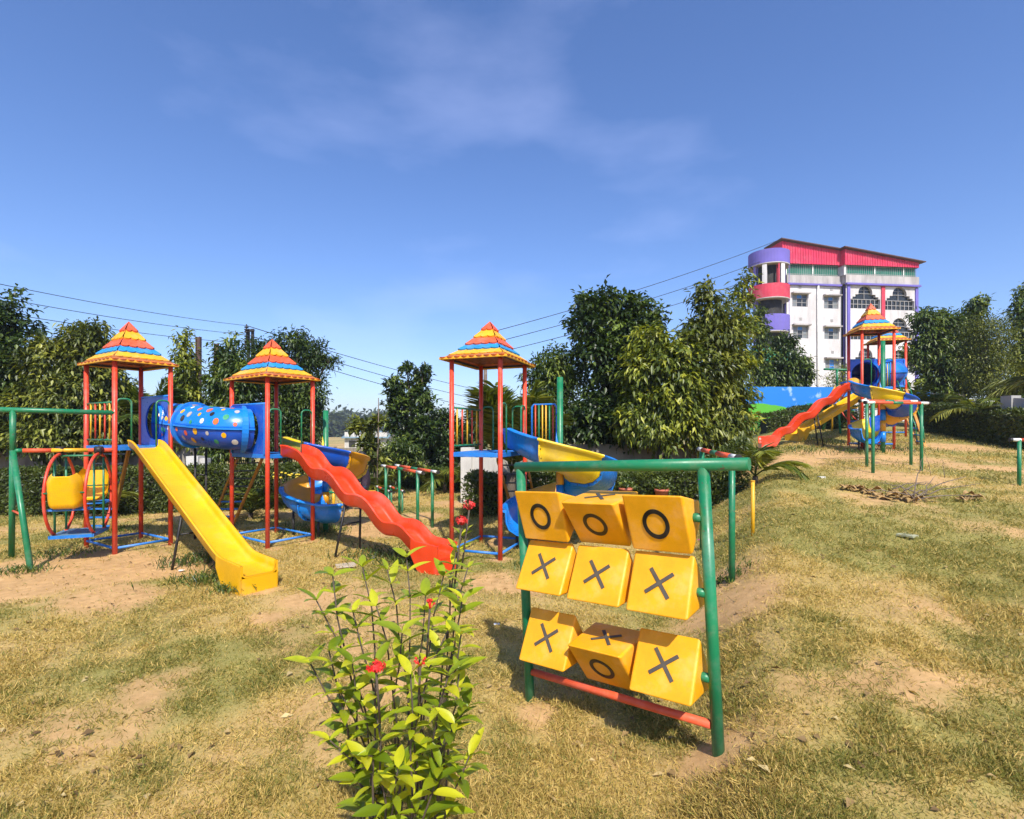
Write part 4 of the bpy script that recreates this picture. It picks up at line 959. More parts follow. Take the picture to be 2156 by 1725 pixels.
# ================================================================== right: towers up the lawn
D_c = onground(8.91, 12.98); D_rz = R(-10)
DG = float(elev(8.91, 12.98))
D_c.z = DG
tower('nearer of the two far towers in front of the white building', D_c, D_rz, .70, .70, 1.46, 2.84, 3.56, {'yp': 'mouth', 'ym': 'gate', 'xp': 'bars'}, over=.09)
D_k = corners(D_c, D_rz, .70, .70)
E_c = onground(11.25, 15.7)
tower('rear of the two far towers, partly hidden, in front of the white building', E_c, R(-12), .70, .70, 1.46, 2.78, 3.42, {'ym': 'mouth', 'xp': 'gate', 'xm': 'gate'}, over=.09)
E_k = corners(E_c, R(-12), .70, .70)
dm = (D_k[2] + D_k[3]) / 2 + V2(0, 0, 1.83); em = (E_k[0] + E_k[1]) / 2 + V2(0, 0, 1.83)
tunnel('blue crawl tunnel between the two far towers', [dm, dm.lerp(em, .33) + V2(-.1, .05, 0), dm.lerp(em, .66) + V2(.1, -.05, 0), em], .325, dots=False)
sp = G(1859, 953)
spiral('blue and yellow spiral slide in front of the far towers', sp, .60, 100, 455, 1.47, .22, 2.55, [FORG, FBLUE, FYEL2, FDBLUE, FORG, FDBLUE, FYEL2, FBLUE])
straight_slide('wave_slide', 'wavy red slide of the far towers ending by the mural wall', (D_k[0] + D_k[3]) / 2 + V2(0, 0, 1.43), G(1600, 950), FRED, w=.34, h=.18, wave=.055, exit_len=.35, exit_z=.2, legs=(.42,), block=.42)
straight_slide('straight_slide', 'plain yellow slide of the far towers in front of the mural wall', (E_k[0] + E_k[3]) / 2 + V2(0, 0, 1.30), G(1666, 928), FYEL, w=.36, h=.15, exit_len=.45, exit_z=.18, legs=(), block=.45)
lb = G(1949, 940); la = G(1934, 937)
ladder('ochre ladder with green handrails on the right of the far towers', la, P(1885, 818, 14.5), lb, P(1908, 820, 14.4), 9, rail=True)
bz = [G(1838, 994), G(1940, 990), G(1825, 980), G(1918, 978)]
parallel_bars('pair of tall striped bars standing in front of the far spiral slide', [(bz[0], bz[1]), (bz[2], bz[3])], 1.25)
parallel_bars('striped bar on a green post at the far right edge by the hedge', [(G(2146, 1020), G(2260, 1024))], .72)
# swing and arch behind the far towers
hl = GD(1812, 16.6)
hoop_swing_frame('green A-frame of the small swing behind the far towers', (hl.x - .75, hl.y), [V2(hl.x - .95, hl.y - .5, hl.z), V2(hl.x - .95, hl.y + .5, hl.z)], V2(hl.x + .75, hl.y + .2, 0), hl.z + 1.46, hl.z + 1.98)
hoop_swing('small red hoop swing with yellow seats behind the far towers', hl, R(25))
t = thing('climbing_arch', 'yellow and blue arched pipe frame behind the far red slide', 'climbing arch', GD(1751, 16.9), None)
g0 = GD(1752, 16.9); g1 = GD(1812, 17.6); pts = [g0 - V2(0, 0, .1), g0 + V2(0, 0, 1.15)]
for k in range(1, 9):
    a = PI * k / 9; c = (g0 + g1) / 2; pts.append(V2(c.x - math.cos(a) * (g1.x - g0.x) / 2, c.y - math.cos(a) * (g1.y - g0.y) / 2, g0.z + 1.15 + .45 * math.sin(a)))
pts += [V2(g1.x, g1.y, g0.z + 1.15), g1 - V2(0, 0, .1)]
for i0, i1, mt in ((0, 5, YELLOW), (4, 7, BLUE), (6, 12, YELLOW)):
    mb = MB(); mb.tube(pts[i0:i1], .03, 10); part(mb, 'arch_pipe', mt, t)
# small orange post at the foot of the bank
g = G(1585, 1126); mb = MB(); mb.tube([g - V2(0, 0, .1), g + V2(0, 0, .62)], .022, 10); mb.disc(g + V2(0, 0, .62), (0, 0, 1), .026, .012, 10)
single(mb, 'orange_post', YELLOW, 'short thin orange post standing alone in the grass', 'post', g)

# ================================================================== white school building
BO = V2(24.28, 46.0); bu = V2(12.7, 1.5).normalized(); bn = V2(bu.y, -bu.x)
CAMP = V2(0, 0, CAMH)
def fac(zx, zy, out=0.0):                 # picture measurement (enlarged crop) to metres along the facade and height
    qx, qy = 1578.9 + zx * .2306, 464.4 + zy * .2306
    d = V2((qx - HX) / FPX, 1, (HY - qy) / FPX); O = BO + bn * out
    k = (O - CAMP).dot(bn) / d.dot(bn); p = CAMP + d * k; return (p - BO).dot(bu), p.z
bz0 = float(elev(27, 46)) - .3
bld = thing('school_building', 'white four storey building with pink sheet roof and purple round stair tower', 'building', V2(BO.x, BO.y, 0), local=True)
bld.rotation_euler = (0, 0, math.atan2(bu.y, bu.x))      # local x along the facade, local -y outwards
def fbox(mb, s0, s1, z0, z1, d0, d1): return mb.box(((s0 + s1) / 2, -(d0 + d1) / 2, (z0 + z1) / 2), (abs(s1 - s0), abs(d1 - d0), abs(z1 - z0)))
def open_wall(s0, s1, z0, z1, holes, d, depth):
    """front face at distance d, pierced by rectangular holes with reveals"""
    xs = sorted({s0, s1, *[h[0] for h in holes], *[h[1] for h in holes]}); zs = sorted({z0, z1, *[h[2] for h in holes], *[h[3] for h in holes]})
    xs = [x for x in xs if s0 <= x <= s1]; zs = [z for z in zs if z0 <= z <= z1]
    isop = lambda i, k: any(h[0] - 1e-6 <= (xs[i] + xs[i + 1]) / 2 <= h[1] + 1e-6 and h[2] <= (zs[k] + zs[k + 1]) / 2 <= h[3] for h in holes)
    mb = MB(); n, m = len(xs) - 1, len(zs) - 1; O = [[isop(i, k) for k in range(m)] for i in range(n)]
    for i in range(n):
        for k in range(m):
            x0, x1, a, b = xs[i], xs[i + 1], zs[k], zs[k + 1]
            if not O[i][k]: mb.add([(x0, -d, a), (x1, -d, a), (x1, -d, b), (x0, -d, b)], [(0, 1, 2, 3)])
            else:
                q = d - depth
                if i == 0 or not O[i - 1][k]: mb.add([(x0, -d, a), (x0, -d, b), (x0, -q, b), (x0, -q, a)], [(0, 1, 2, 3)])
                if i == n - 1 or not O[i + 1][k]: mb.add([(x1, -d, a), (x1, -q, a), (x1, -q, b), (x1, -d, b)], [(0, 1, 2, 3)])
                if k == 0 or not O[i][k - 1]: mb.add([(x0, -d, a), (x0, -q, a), (x1, -q, a), (x1, -d, a)], [(0, 1, 2, 3)])
                if k == m - 1 or not O[i][k + 1]: mb.add([(x0, -d, b), (x1, -d, b), (x1, -q, b), (x0, -q, b)], [(0, 1, 2, 3)])
    return mb
sL0, sL1 = fac(335, 900)[0], fac(862, 900)[0]; sR1 = fac(1533, 900)[0]; RPR = .55
zpar0 = fac(600, 582)[1]; zpar1 = fac(600, 505)[1]
sRl = fac(876, 900, RPR)[0]; sRr = fac(1533, 900, RPR)[0]
wins = []
for (x0, x1, y0, y1) in ((387, 527, 672, 790), (677, 808, 692, 808), (395, 532, 962, 1078), (680, 813, 977, 1086), (402, 538, 1258, 1370), (688, 820, 1265, 1370)):
    s0, zt = fac(x0, y0); s1, zb = fac(x1, y1); wins.append((s0, s1, zb, zt))
part(open_wall(sL0, sRl + .02, bz0, zpar0, wins, 0, .3), 'wall', BWHITE, bld)
for wi, (s0, s1, zb, zt) in enumerate(wins):
    w = s1 - s0; h = zt - zb; mb = MB()
    for a, b in ((s0, s0 + .06), (s1 - .06, s1), (s0 + w * .31, s0 + w * .31 + .05), (s0 + w * .66, s0 + w * .66 + .05)): fbox(mb, a, b, zb, zt, -.16, -.10)
    for z in (zb + .03, zb + h * .36, zb + h * .68, zt - .03): fbox(mb, s0 + .06, s1 - .06, z - .02, z + .02, -.155, -.105)
    win = part(mb, 'window', BTRIM, bld)
    for ci, (a, b) in enumerate(((.02, .31), (.34, .66), (.69, .98))):
        for ri, (c0, c1) in enumerate(((.03, .36), (.37, .68), (.69, .97))):
            blue = ci == 1 and (ri == 2 or (wi >= 5 and ri < 2)); darkp = (ci == 1 and not blue) or (ci == 2 and wi == 0) or (ci == 0 and wi == 9)
            mb = MB(); fbox(mb, s0 + w * a, s0 + w * b, zb + h * c0, zb + h * c1, -.14, -.125); part(mb, 'pane', GLASSB if blue else (GLASSD if darkp else GLASSP), win)
    mb = MB(); fbox(mb, s0 - .12, s1 + .12, zt + .02, zt + .14, 0.003, .34); part(mb, 'sunshade', BGREY, bld)
    mb = MB(); q = fac(387 + 60, 0)[0]
    mb.box(((s0 + s1) / 2, -.012, zt + .62), (.24, .02, .24)); part(mb, 'vent_block', BTRIM, bld)
# arched windows on the projecting right bay
holes = []; arches = []
bayc = (1055, 1367)
for ri, dy in enumerate((0, 284, 573)):
    for ci, cx in enumerate(bayc):
        yb = 820 + dy - (14 if ci == 0 else 0); o = yb - 820
        def rc(x0, x1, y0, y1):
            s0, zt = fac(x0, y0 + o, RPR); s1, zb = fac(x1, y1 + o, RPR); return (s0, s1, zb, zt)
        main = rc(cx - 136, cx + 134, 732, 820 + 0)
        main = (main[0], main[1], fac(cx, 820 + dy - (14 if ci == 0 else 0), RPR)[1], fac(cx, 732 + dy - (14 if ci == 0 else 0), RPR)[1])
        yo = dy - (14 if ci == 0 else 0)
        def R2(x0, x1, y0, y1): return (fac(x0, 700, RPR)[0], fac(x1, 700, RPR)[0], fac(cx, y1 + yo, RPR)[1], fac(cx, y0 + yo, RPR)[1])
        hs = [R2(cx - 136, cx + 134, 732, 820), R2(cx - 118, cx + 118, 712, 732), R2(cx - 92, cx + 92, 690, 712)]
        cs, cz = fac(cx, 700, RPR)[0], fac(cx, 700 + yo, RPR)[1]; ar = fac(cx + 64, 700, RPR)[0] - cs
        K = 9
        for k in range(K):
            z_0 = cz + .25 + ar * .92 * k / K; z_1 = cz + .25 + ar * .92 * (k + 1) / K; hw = ar * math.sqrt(max(.02, 1 - ((k + .5) / K) ** 2))
            hs.append((cs - hw, cs + hw, z_0, z_1))
        hs.append((cs - ar, cs + ar, cz - .1, cz + .25)); holes += hs; arches.append((cs, cz, ar, hs[0], hs[1], hs[2]))
part(open_wall(sRl, sRr, bz0, zpar0, holes, RPR, .28), 'projecting_bay', BWHITE, bld)
mb = MB(); fbox(mb, sRl + .05, sRr - .05, bz0, zpar0 - .05, RPR - .62, RPR - .60); part(mb, 'interior_shade_sheet', BDARK, bld)  # near-black sheet painted as the shade of the rooms behind
mb = MB(); fbox(mb, sL0 + .05, sRl - .05, bz0, zpar0 - .05, -.52, -.50); part(mb, 'interior_shade_sheet', BDARK, bld)
for (cs, cz, ar, h0, h1, h2) in arches:
    mb = MB(); dd = (RPR - .20, RPR - .16)
    for k in range(8):
        x = h0[0] + (h0[1] - h0[0]) * k / 7; fbox(mb, x - .025, x + .025, h0[2], h0[3], *dd)
    for z in (h0[2] + .03, h0[3], (h0[2] + h0[3]) / 2): fbox(mb, h0[0], h0[1], z - .025, z + .025, dd[0] + .004, dd[1] - .004)
    fbox(mb, cs - .02, cs + .02, h0[3], cz + .25 + ar * .9, dd[0] + .002, dd[1] - .002)
    for q in (.3, .75): fbox(mb, cs - ar * .95, cs + ar * .95, cz + ar * q - .02, cz + ar * q + .02, dd[0] + .006, dd[1] - .006)
    win = part(mb, 'arched_window', BTRIM, bld)
    for k in range(7):
        a = h0[0] + (h0[1] - h0[0]) * k / 7; b = h0[0] + (h0[1] - h0[0]) * (k + 1) / 7
        mb = MB(); fbox(mb, a + .03, b - .03, h0[2] + .03, h0[3] - .03, RPR - .235, RPR - .225); part(mb, 'pane', GLASSD, win)
    mb = MB(); n = 12; poly = [Vector((cs + ar * .98 * math.cos(PI * k / n), -(RPR - .235), cz + .25 + ar * .9 * math.sin(PI * k / n))) for k in range(n + 1)] + [Vector((cs - ar * .98, -(RPR - .235), h0[3])), Vector((cs + ar * .98, -(RPR - .235), h0[3]))]
    mb.prism(poly, (0, .01, 0)); part(mb, 'fanlight', GLASSD, win)
    mb = MB(); fbox(mb, h1[0], h1[1], h0[3] + .03, h2[3], RPR - .25, RPR - .24); part(mb, 'pane', GLASSD, win)
# body behind, sides
mb = MB(); fbox(mb, sL0, sRl, bz0, zpar1, -3, -.55); fbox(mb, sRl, sRr, bz0, zpar1 - .02, -3, RPR - .65)
fbox(mb, sRr - .25, sRr - .004, bz0, zpar1 - .04, RPR - .66, RPR - .004)
part(mb, 'body', BWHITE, bld)
def strip(name, x0, x1, y0, y1, out, proud, mat, zb=None):
    s0 = fac(x0, (y0 + y1) / 2, out)[0]; s1 = fac(x1, (y0 + y1) / 2, out)[0]; zt = fac((x0 + x1) / 2, y0, out)[1]; z0 = fac((x0 + x1) / 2, y1, out)[1] if zb is None else zb
    mb = MB(); fbox(mb, s0, s1, z0, zt, out + .003, out + proud); return part(mb, name, mat, bld)
strip('pilaster', 850, 872, 600, 1400, 0, .10, BPURP, bz0); strip('pilaster', 885, 910, 585, 1400, RPR, .10, BPURP, bz0)
strip('pilaster', 1197, 1228, 604, 1400, RPR, .09, BRED, bz0); strip('pilaster', 1506, 1531, 622, 1400, RPR, .10, BPURP, bz0)
mb = MB(); s = fac(615, 900)[0]; mb.tube([(s, -.12, bz0), (s, -.12, zpar0 - .1)], .09, 10); part(mb, 'downpipe', WHITEP, bld)
mb = MB(); fbox(mb, sL0, sRl - .003, zpar0, zpar1, -.5, .06); part(mb, 'parapet', BGREY, bld)
mb = MB(); fbox(mb, sRl - .05, sRr + .05, zpar0 + .02, zpar1 + .03, RPR - .6, RPR + .08); part(mb, 'parapet', BGREY, bld)
mb = MB(); fbox(mb, sL0, sRl - .06, zpar0 - .16, zpar0 - .002, .003, .22); part(mb, 'ledge', BPURP, bld)
mb = MB(); fbox(mb, sRl - .08, sRr + .12, zpar0 - .14, zpar0 + .018, RPR + .003, RPR + .26); part(mb, 'ledge', BPURP, bld)
# grille storey: green netting behind white bars
zg1 = fac(600, 398)[1]; zg1r = fac(1200, 415, RPR)[1]
for (s0, s1, z0, z1, out, nb) in ((sL0 + .05, sRl - .15, zpar1, zg1, 0, 28), (sRl + .05, sRr - .1, zpar1 + .03, zg1r, RPR, 34)):
    mb = MB(); fbox(mb, s0, s1, z0, z1 + .1, out - .22, out - .18); net = part(mb, 'grille', BGREEN, bld)
    for k in range(nb + 1):
        x = s0 + (s1 - s0) * k / nb; big = k % 14 == 0; mb = MB(); fbox(mb, x - (.05 if big else .011), x + (.05 if big else .011), z0, z1, out - .12, out - .09); part(mb, 'grille_bar', WHITEP if big else BTRIM, net)
    for z in (z0 + .12, z1 - .1):
        mb = MB(); fbox(mb, s0, s1, z - .02, z + .02, out - .085, out - .06); part(mb, 'grille_rail', BTRIM, net)
mb = MB(); fbox(mb, sRl - .16, sRl + .06, zpar1, zg1 + .25, -.3, RPR - .02); part(mb, 'corner_pier', BWHITE, bld)
mb = MB(); fbox(mb, sL0 + .1, sRr - .15, zpar1 - .1, zg1 + .3, -1.0, -.8); part(mb, 'interior_shade_sheet', BDARK, bld)  # near-black sheet gives the shade behind the grille storey
# pink sheet gables, every sheet a strip of its own, and the roof sheets over them
for (x0, x1, ya, yb_, yc, out, nb) in ((292, 862, 188, 284, 400, 0.10, 24), (866, 1545, 262, 388, 418, RPR + .12, 30)):
    s0 = fac(x0, 300, out)[0]; s1 = fac(x1, 300, out)[0]; z0 = fac(x0, ya, out)[1]; z1 = fac(x1, yb_, out)[1]; zlow = fac((x0 + x1) / 2, yc, out)[1]
    for k in range(nb):
        a = s0 + (s1 - s0) * k / nb; b = s0 + (s1 - s0) * (k + 1) / nb; za = z0 + (z1 - z0) * k / nb; zb_ = z0 + (z1 - z0) * (k + 1) / nb; mb = MB(); w = b - a
        y = -out; prof = [(a, y), (a + w * .12, y - .05), (a + w * .30, y - .05), (a + w * .42, y), (b - .004, y)]
        ztop = [za + (zb_ - za) * (px - a) / w for px, _ in prof]
        mb.grid([[Vector((px, py, zlow)) for px, py in prof], [Vector((px, py, zt)) for (px, py), zt in zip(prof, ztop)]], sm=False); part(mb, 'cladding_sheet', BPINK, bld)
    mb = MB(); mb.prism([(s0 - .25, -out - .35, z0 + .09), (s1 + .35, -out - .35, z1 + .02 - (z0 - z1) / (s1 - s0) * .3), (s1 + .35, -out - .35, z1 + .10 - (z0 - z1) / (s1 - s0) * .3), (s0 - .25, -out - .35, z0 + .17)], (0, 2.6, 0)); part(mb, 'roof_sheet', RUST, bld)
    for sx_, zx_ in ((s0, z0), (s1, z1)):
        mb = MB(); mb.add([(sx_, -out + .02, zlow), (sx_, 1.9, zlow), (sx_, 1.9, zx_), (sx_, -out + .02, zx_)], [(0, 1, 2, 3)]); part(mb, 'gable_side', BPINK, bld)
# round stair tower
dC = 44.6; cpx = 1578.9 + 172 * .2306; tc_ = P(cpx, HY, dC); Rr = 172 * .2306 * dC / FPX
st = thing('stair_tower', 'round purple and red stair tower at the left end of the white building', 'stair tower', V2(tc_.x, tc_.y, bz0))
zq = lambda zy: P(cpx, 464.4 + zy * .2306, dC - Rr)[2]
def cyl(name, r, z0, z1, mat, a0=0, a1=360, th=.14):
    mb = MB(); n = 40; rows = []
    ang = [R(a0 + (a1 - a0) * k / n) for k in range(n + 1)]
    for rr, z in ((r, z0), (r, z1), (r - th, z1), (r - th, z0)): rows.append([V2(tc_.x + rr * math.cos(a), tc_.y + rr * math.sin(a), z) for a in ang])
    mb.grid(rows, closed_v=True, sm=False); return part(mb, name, mat, st)
def slab(z, r=None):
    mb = MB(); mb.tube([V2(tc_.x, tc_.y, z - .12), V2(tc_.x, tc_.y, z)], (r or Rr - .003), 40); part(mb, 'floor_slab', BGREY, st)
bands = ((372, 248, BPURP), (692, 566, BRED), (1000, 848, BPURP), (1300, 1155, BGRN2), (1600, 1470, BPURP))
for a, b, mt in bands: cyl('balcony_band', Rr, zq(a), zq(b), mt)
for a, b, mt in bands: slab(zq(a) + .02)
slab(zq(248), Rr - .02)
mb = MB(); mb.tube([V2(tc_.x, tc_.y, bz0), V2(tc_.x, tc_.y, zq(300))], Rr * .62, 24); part(mb, 'stair_shade_core', BDARK, st)  # black cylinder stands in for shade inside the open stair levels
for i in range(4):
    z0, z1 = zq(bands[i + 1][1]), zq(bands[i][0])
    for a, w, mt in ((-128, 13, BWHITE), (-73, 14, BWHITE), (-87, 4, BRED), (-38, 9, BPURP), (-160, 9, BPURP)):
        if i > 0 and mt is not BPURP: continue
        cyl('pillar', Rr - .04, z0, z1, mt, a - w / 2, a + w / 2, .3)
# ------------------------------------------------------------------ mural wall, boundary walls, gate
def long_wall(name, label, pts, h, mat, th=.16, pier=2.4, cap=True, mats2=None, cat='wall', group=None, z=None, base_drop=.3):
    t = thing(name, label, cat, pts[0], group)
    for i in range(len(pts) - 1):
        a, b = pts[i], pts[i + 1]; d = b - a; d.z = 0; L = d.length; n = max(1, round(L / pier))
        for k in range(n):
            p, q = a.lerp(b, k / n), a.lerp(b, (k + 1) / n); zt = (h + (a.z if z is None else z))
            zt0 = p.z + h if z is None else z; zt1 = q.z + h if z is None else z
            u = (q - p); u.z = 0; u.normalize(); s = V2(-u.y, u.x) * th / 2
            mb = MB(); lo = min(p.z, q.z) - base_drop; p2, q2 = V2(p.x, p.y), V2(q.x, q.y); e = u * .004
            mb.add([p2 - s + e + V2(0, 0, lo), q2 - s - e + V2(0, 0, lo), q2 + s - e + V2(0, 0, lo), p2 + s + e + V2(0, 0, lo), p2 - s + e + V2(0, 0, zt0), q2 - s - e + V2(0, 0, zt1), q2 + s - e + V2(0, 0, zt1), p2 + s + e + V2(0, 0, zt0)],
                   [(0, 3, 2, 1), (4, 5, 6, 7), (0, 1, 5, 4), (2, 3, 7, 6), (1, 2, 6, 5), (3, 0, 4, 7)]); part(mb, 'wall_panel', mat, t)
            mb = MB(); mb.box((p.x, p.y, (lo + zt0 + .05) / 2), (th * 1.7, th * 1.7, zt0 + .05 - lo), rz=math.atan2(u.y, u.x)); part(mb, 'pier', mat, t)
    return t
m, nt, bs = base_mat('painted_mural')                  # painted landscape: sky, cloud, hills, bushes
tcn = nt.nodes.new('ShaderNodeTexCoord'); sp_ = nt.nodes.new('ShaderNodeSeparateXYZ'); nt.links.new(tcn.outputs['Object'], sp_.inputs[0])
def mathn(op, a, b=None, c=None):
    q = nt.nodes.new('ShaderNodeMath'); q.operation = op
    for i, s in enumerate((a, b, c)):
        if s is None: continue
        if hasattr(s, 'links'): nt.links.new(s, q.inputs[i])
        else: q.inputs[i].default_value = s
    return q.outputs[0]
X_, Z_ = sp_.outputs['X'], sp_.outputs['Z']
nz = noise(nt, .8, 3, .5); nz2 = noise(nt, 3.5, 5, .6)
hill = mathn('MULTIPLY_ADD', mathn('SINE', mathn('MULTIPLY', X_, 1.35)), .26, mathn('MULTIPLY_ADD', nz, .35, .28))
hill2 = mathn('MULTIPLY_ADD', mathn('SINE', mathn('MULTIPLY_ADD', X_, 2.1, 1.0)), .16, .42)
c = mixc(nt, ramp(nt, noise(nt, 1.4, 5, .6), [(.58, (0, 0, 0)), (.64, (1, 1, 1))]), (0.012, 0.20, 0.62), (0.30, 0.48, 0.72))
c = mixc(nt, mathn('LESS_THAN', Z_, mathn('ADD', hill2, mathn('MULTIPLY', nz2, .3))), c, (0.01, 0.20, 0.16))
c = mixc(nt, mathn('LESS_THAN', Z_, hill), c, (0.10, 0.42, 0.03))
c = mixc(nt, mathn('LESS_THAN', Z_, mathn('MULTIPLY_ADD', nz2, .5, -.12)), c, (0.03, 0.22, 0.03))
nt.links.new(c, bs.inputs['Base Color']); bs.inputs['Roughness'].default_value = .7
MURAL = m
w0 = GD(1530, 19.3); w1 = GD(1795, 19.6)
top_z = P(1680, 815, 19.4).z
w0.z = w1.z = float(elev(12, 19.4)) + .05
long_wall('mural_wall', 'low blue wall painted with green hills below the white building', [w0, w1], 1.5, MURAL, th=.2, pier=9, z=top_z)
long_wall('boundary_wall', 'stained grey concrete wall behind the hedge at the far left', [GD(-60, 12.4), GD(120, 12.5), GD(350, 12.8), GD(470, 13.2)], 1.38, CONC, group='boundary walls')
long_wall('boundary_wall', 'weathered wall behind the big tree right of the thin bamboo stake', [GD(700, 21.5), GD(850, 21.0), GD(985, 20.0)], 1.05, CONC, group='boundary walls')
long_wall('boundary_wall', 'stained cream wall under the trees behind the noughts and crosses frame', [GD(1072, 12.3), GD(1250, 12.2), GD(1420, 12.0), GD(1560, 12.0)], 1.42, CONC, group='boundary walls', z=1.42)
long_wall('white_wall', 'short whitewashed wall behind the third tower ladder', [GD(985, 12.6), GD(1064, 12.4)], 1.28, WHITEW, group='boundary walls')
long_wall('white_wall', 'small whitewashed wall seen under the polka dot tunnel', [GD(412, 12.0), GD(440, 12.0)], 1.1, WHITEW, group='boundary walls')
long_wall('boundary_wall', 'grey wall behind the hedge left of the white gate', [GD(1930, 19.0), GD(2030, 18.2)], 1.15, CONC, group='boundary walls')
gw = GD(2128, 13.4); gw2 = GD(2230, 12.3)
long_wall('boundary_wall', 'plain wall, dimmed in colour, at the far right edge beyond the white gate', [gw, gw2], 1.2, WHITEDIM, group='boundary walls')
ga, gb = GD(2042, 15.0), GD(2124, 13.6)
t = thing('bar_gate', 'white vertical bar gate behind the right hedge', 'gate', ga)
for k in range(24):
    p = ga.lerp(gb, k / 23); mb = MB(); mb.tube([p, p + V2(0, 0, 1.12)], .011, 6); part(mb, 'gate_bar', WHITEP, t)
for z in (.12, 1.04):
    mb = MB(); mb.tube([ga + V2(0, 0, z), gb + V2(0, 0, z)], .022, 6); part(mb, 'gate_rail', WHITEP, t)
t = thing('far_shed', 'long low blue-grey shed in the hazy distance behind the leafy sapling', 'building', GD(770, 42))
g = GD(770, 42); mb = MB(); mb.box(g + V2(0, 2, .75), (3.4, 4, 1.9)); part(mb, 'wall', WHITEW, t)
mb = MB(); mb.prism([g + V2(-1.9, -.3, 1.2), g + V2(1.9, -.3, 1.2), g + V2(1.9, 2, 1.75), g + V2(-1.9, 2, 1.75)], (0, 0, .05)); mb.prism([g + V2(-1.9, 4.3, 1.2), g + V2(1.9, 4.3, 1.2), g + V2(1.9, 2, 1.75), g + V2(-1.9, 2, 1.75)], (0, 0, .05)); part(mb, 'roof', SHEDB, t)
for dx in (-1.1, -.2, .7):
    mb = MB(); mb.box(g + V2(dx, -.01, .75), (.5, .05, .5)); part(mb, 'window', GLASSD, t)

# ================================================================== hedges
def pathpx(lst): return [GD(x, d) for x, d in lst]
hedge('hedge', 'dark clipped hedge along the wall behind the left swing and towers', pathpx([(-70, 11.1), (120, 11.0), (300, 11.2), (480, 11.6), (690, 12.2)]), .7, .80, 30000)
hedge('hedge', 'low sunlit hedge beyond the striped exercise bars', pathpx([(775, 16.2), (880, 15.9), (1000, 15.2)]), .7, .52, 11000, L_MID)
hedge('hedge', 'dense hedge behind the noughts and crosses frame', pathpx([(985, 11.0), (1130, 10.8), (1300, 10.4), (1450, 10.0), (1560, 9.8)]), .75, .74, 26000)
hedge('hedge', 'shaggy hedge growing along the foot of the painted wall', pathpx([(1600, 17.9), (1690, 18.0), (1800, 18.3)]), .9, .62, 9000)
hedge('hedge', 'long clipped hedge curving along the right side of the lawn', pathpx([(1955, 16.9), (2020, 15.9), (2090, 14.3), (2160, 13.0), (2240, 12.0)]), .9, .80, 24000, L_HEDGE)

# ================================================================== trees
OL, DK, MD, LM = L_OLIVE, L_DARK, L_MID, L_LIME
tree('dark_tree', 'tall dark leafy tree cut by the left picture edge', -10, 12.0, [(-15, 690, 65, 80), (5, 790, 62, 90), (-30, 880, 70, 70), (25, 850, 45, 60)], 'broad', DK, 1.1, .12)
tree('drooping_tree', 'olive tree with hanging leaves behind the hoop swing, left of two', 105, 11.8, [(105, 775, 48, 60), (80, 850, 50, 60), (130, 860, 50, 60), (105, 915, 60, 40), (118, 735, 22, 25)], 'droop', OL, 1.2)
tree('drooping_tree', 'olive tree with hanging leaves just left of the leftmost tower roof', 195, 12.0, [(190, 745, 42, 60), (215, 800, 42, 70), (170, 830, 45, 65), (225, 880, 50, 50), (180, 905, 55, 40), (163, 712, 16, 30), (196, 695, 16, 22)], 'droop', OL, 1.2)
tree('drooping_tree', 'small olive tree seen through the posts of the leftmost tower', 262, 12.6, [(262, 850, 36, 60), (275, 905, 45, 45)], 'droop', MD, 1.0)
tree('columnar_tree', 'narrow conical tree with hanging leaves above the polka dot tunnel', 390, 13.2, [(391, 712, 7, 18), (390, 745, 13, 28), (389, 785, 19, 32), (389, 830, 24, 34), (390, 875, 28, 34), (392, 920, 30, 30)], 'droop', LM, 1.5, .08)
tree('drooping_tree', 'bushy drooping tree between the rusty posts and the second tower roof', 470, 13.4, [(483, 752, 26, 32), (474, 800, 34, 44), (505, 810, 36, 50), (452, 862, 32, 36), (490, 880, 45, 50), (470, 935, 55, 35)], 'droop', MD, 1.2)
tree('feathery_tree', 'large dark tree with feathery clumps behind the second tower roof', 605, 14.5, [(600, 725, 20, 22), (552, 745, 24, 28), (565, 790, 38, 40), (640, 760, 34, 38), (604, 800, 45, 45), (668, 745, 16, 26), (690, 764, 14, 12), (655, 825, 30, 45), (600, 870, 55, 50), (550, 860, 35, 55), (650, 890, 24, 35), (600, 930, 55, 35), (632, 716, 14, 20)], 'lance', DK, 1.15, .12)
tree('open_crowned_tree', 'tree with separate leaf clusters and two tall tufts right of the bamboo stake', 872, 16.5, [(856, 776, 14, 15), (890, 790, 18, 24), (832, 812, 22, 22), (868, 830, 30, 28), (835, 848, 26, 24), (890, 850, 25, 28), (848, 890, 36, 32), (892, 900, 36, 32), (868, 930, 40, 30)], 'whorl', DK, .95, .10)
tree('round_tree', 'dark rounded tree right of the open crowned tree', 940, 17.5, [(930, 900, 42, 42), (905, 935, 32, 32), (965, 925, 40, 40), (930, 960, 42, 28), (1003, 900, 30, 50)], 'broad', DK, 1.0, .11)
tree('sapling', 'young leafy sapling tied to the thin bamboo stake', 788, 13.2, [(768, 903, 20, 14), (745, 897, 12, 9), (797, 890, 10, 9), (778, 935, 22, 16), (790, 968, 26, 18)], 'whorl', OL, 1.0, .025, 1.1)
tree('shrub_tree', 'bushy shrub behind the yellow tip of the left spiral slide', 832, 14.6, [(832, 950, 36, 30), (860, 965, 30, 26), (812, 975, 28, 24)], 'lance', MD, 1.1, .05)
tree('far_tree', 'hazy distant tree above the low shed', 727, 250, [(727, 900, 20, 14), (712, 912, 18, 10), (745, 908, 18, 12)], 'far', L_FAR, 1.0, .7, 3.0, group='distant trees')
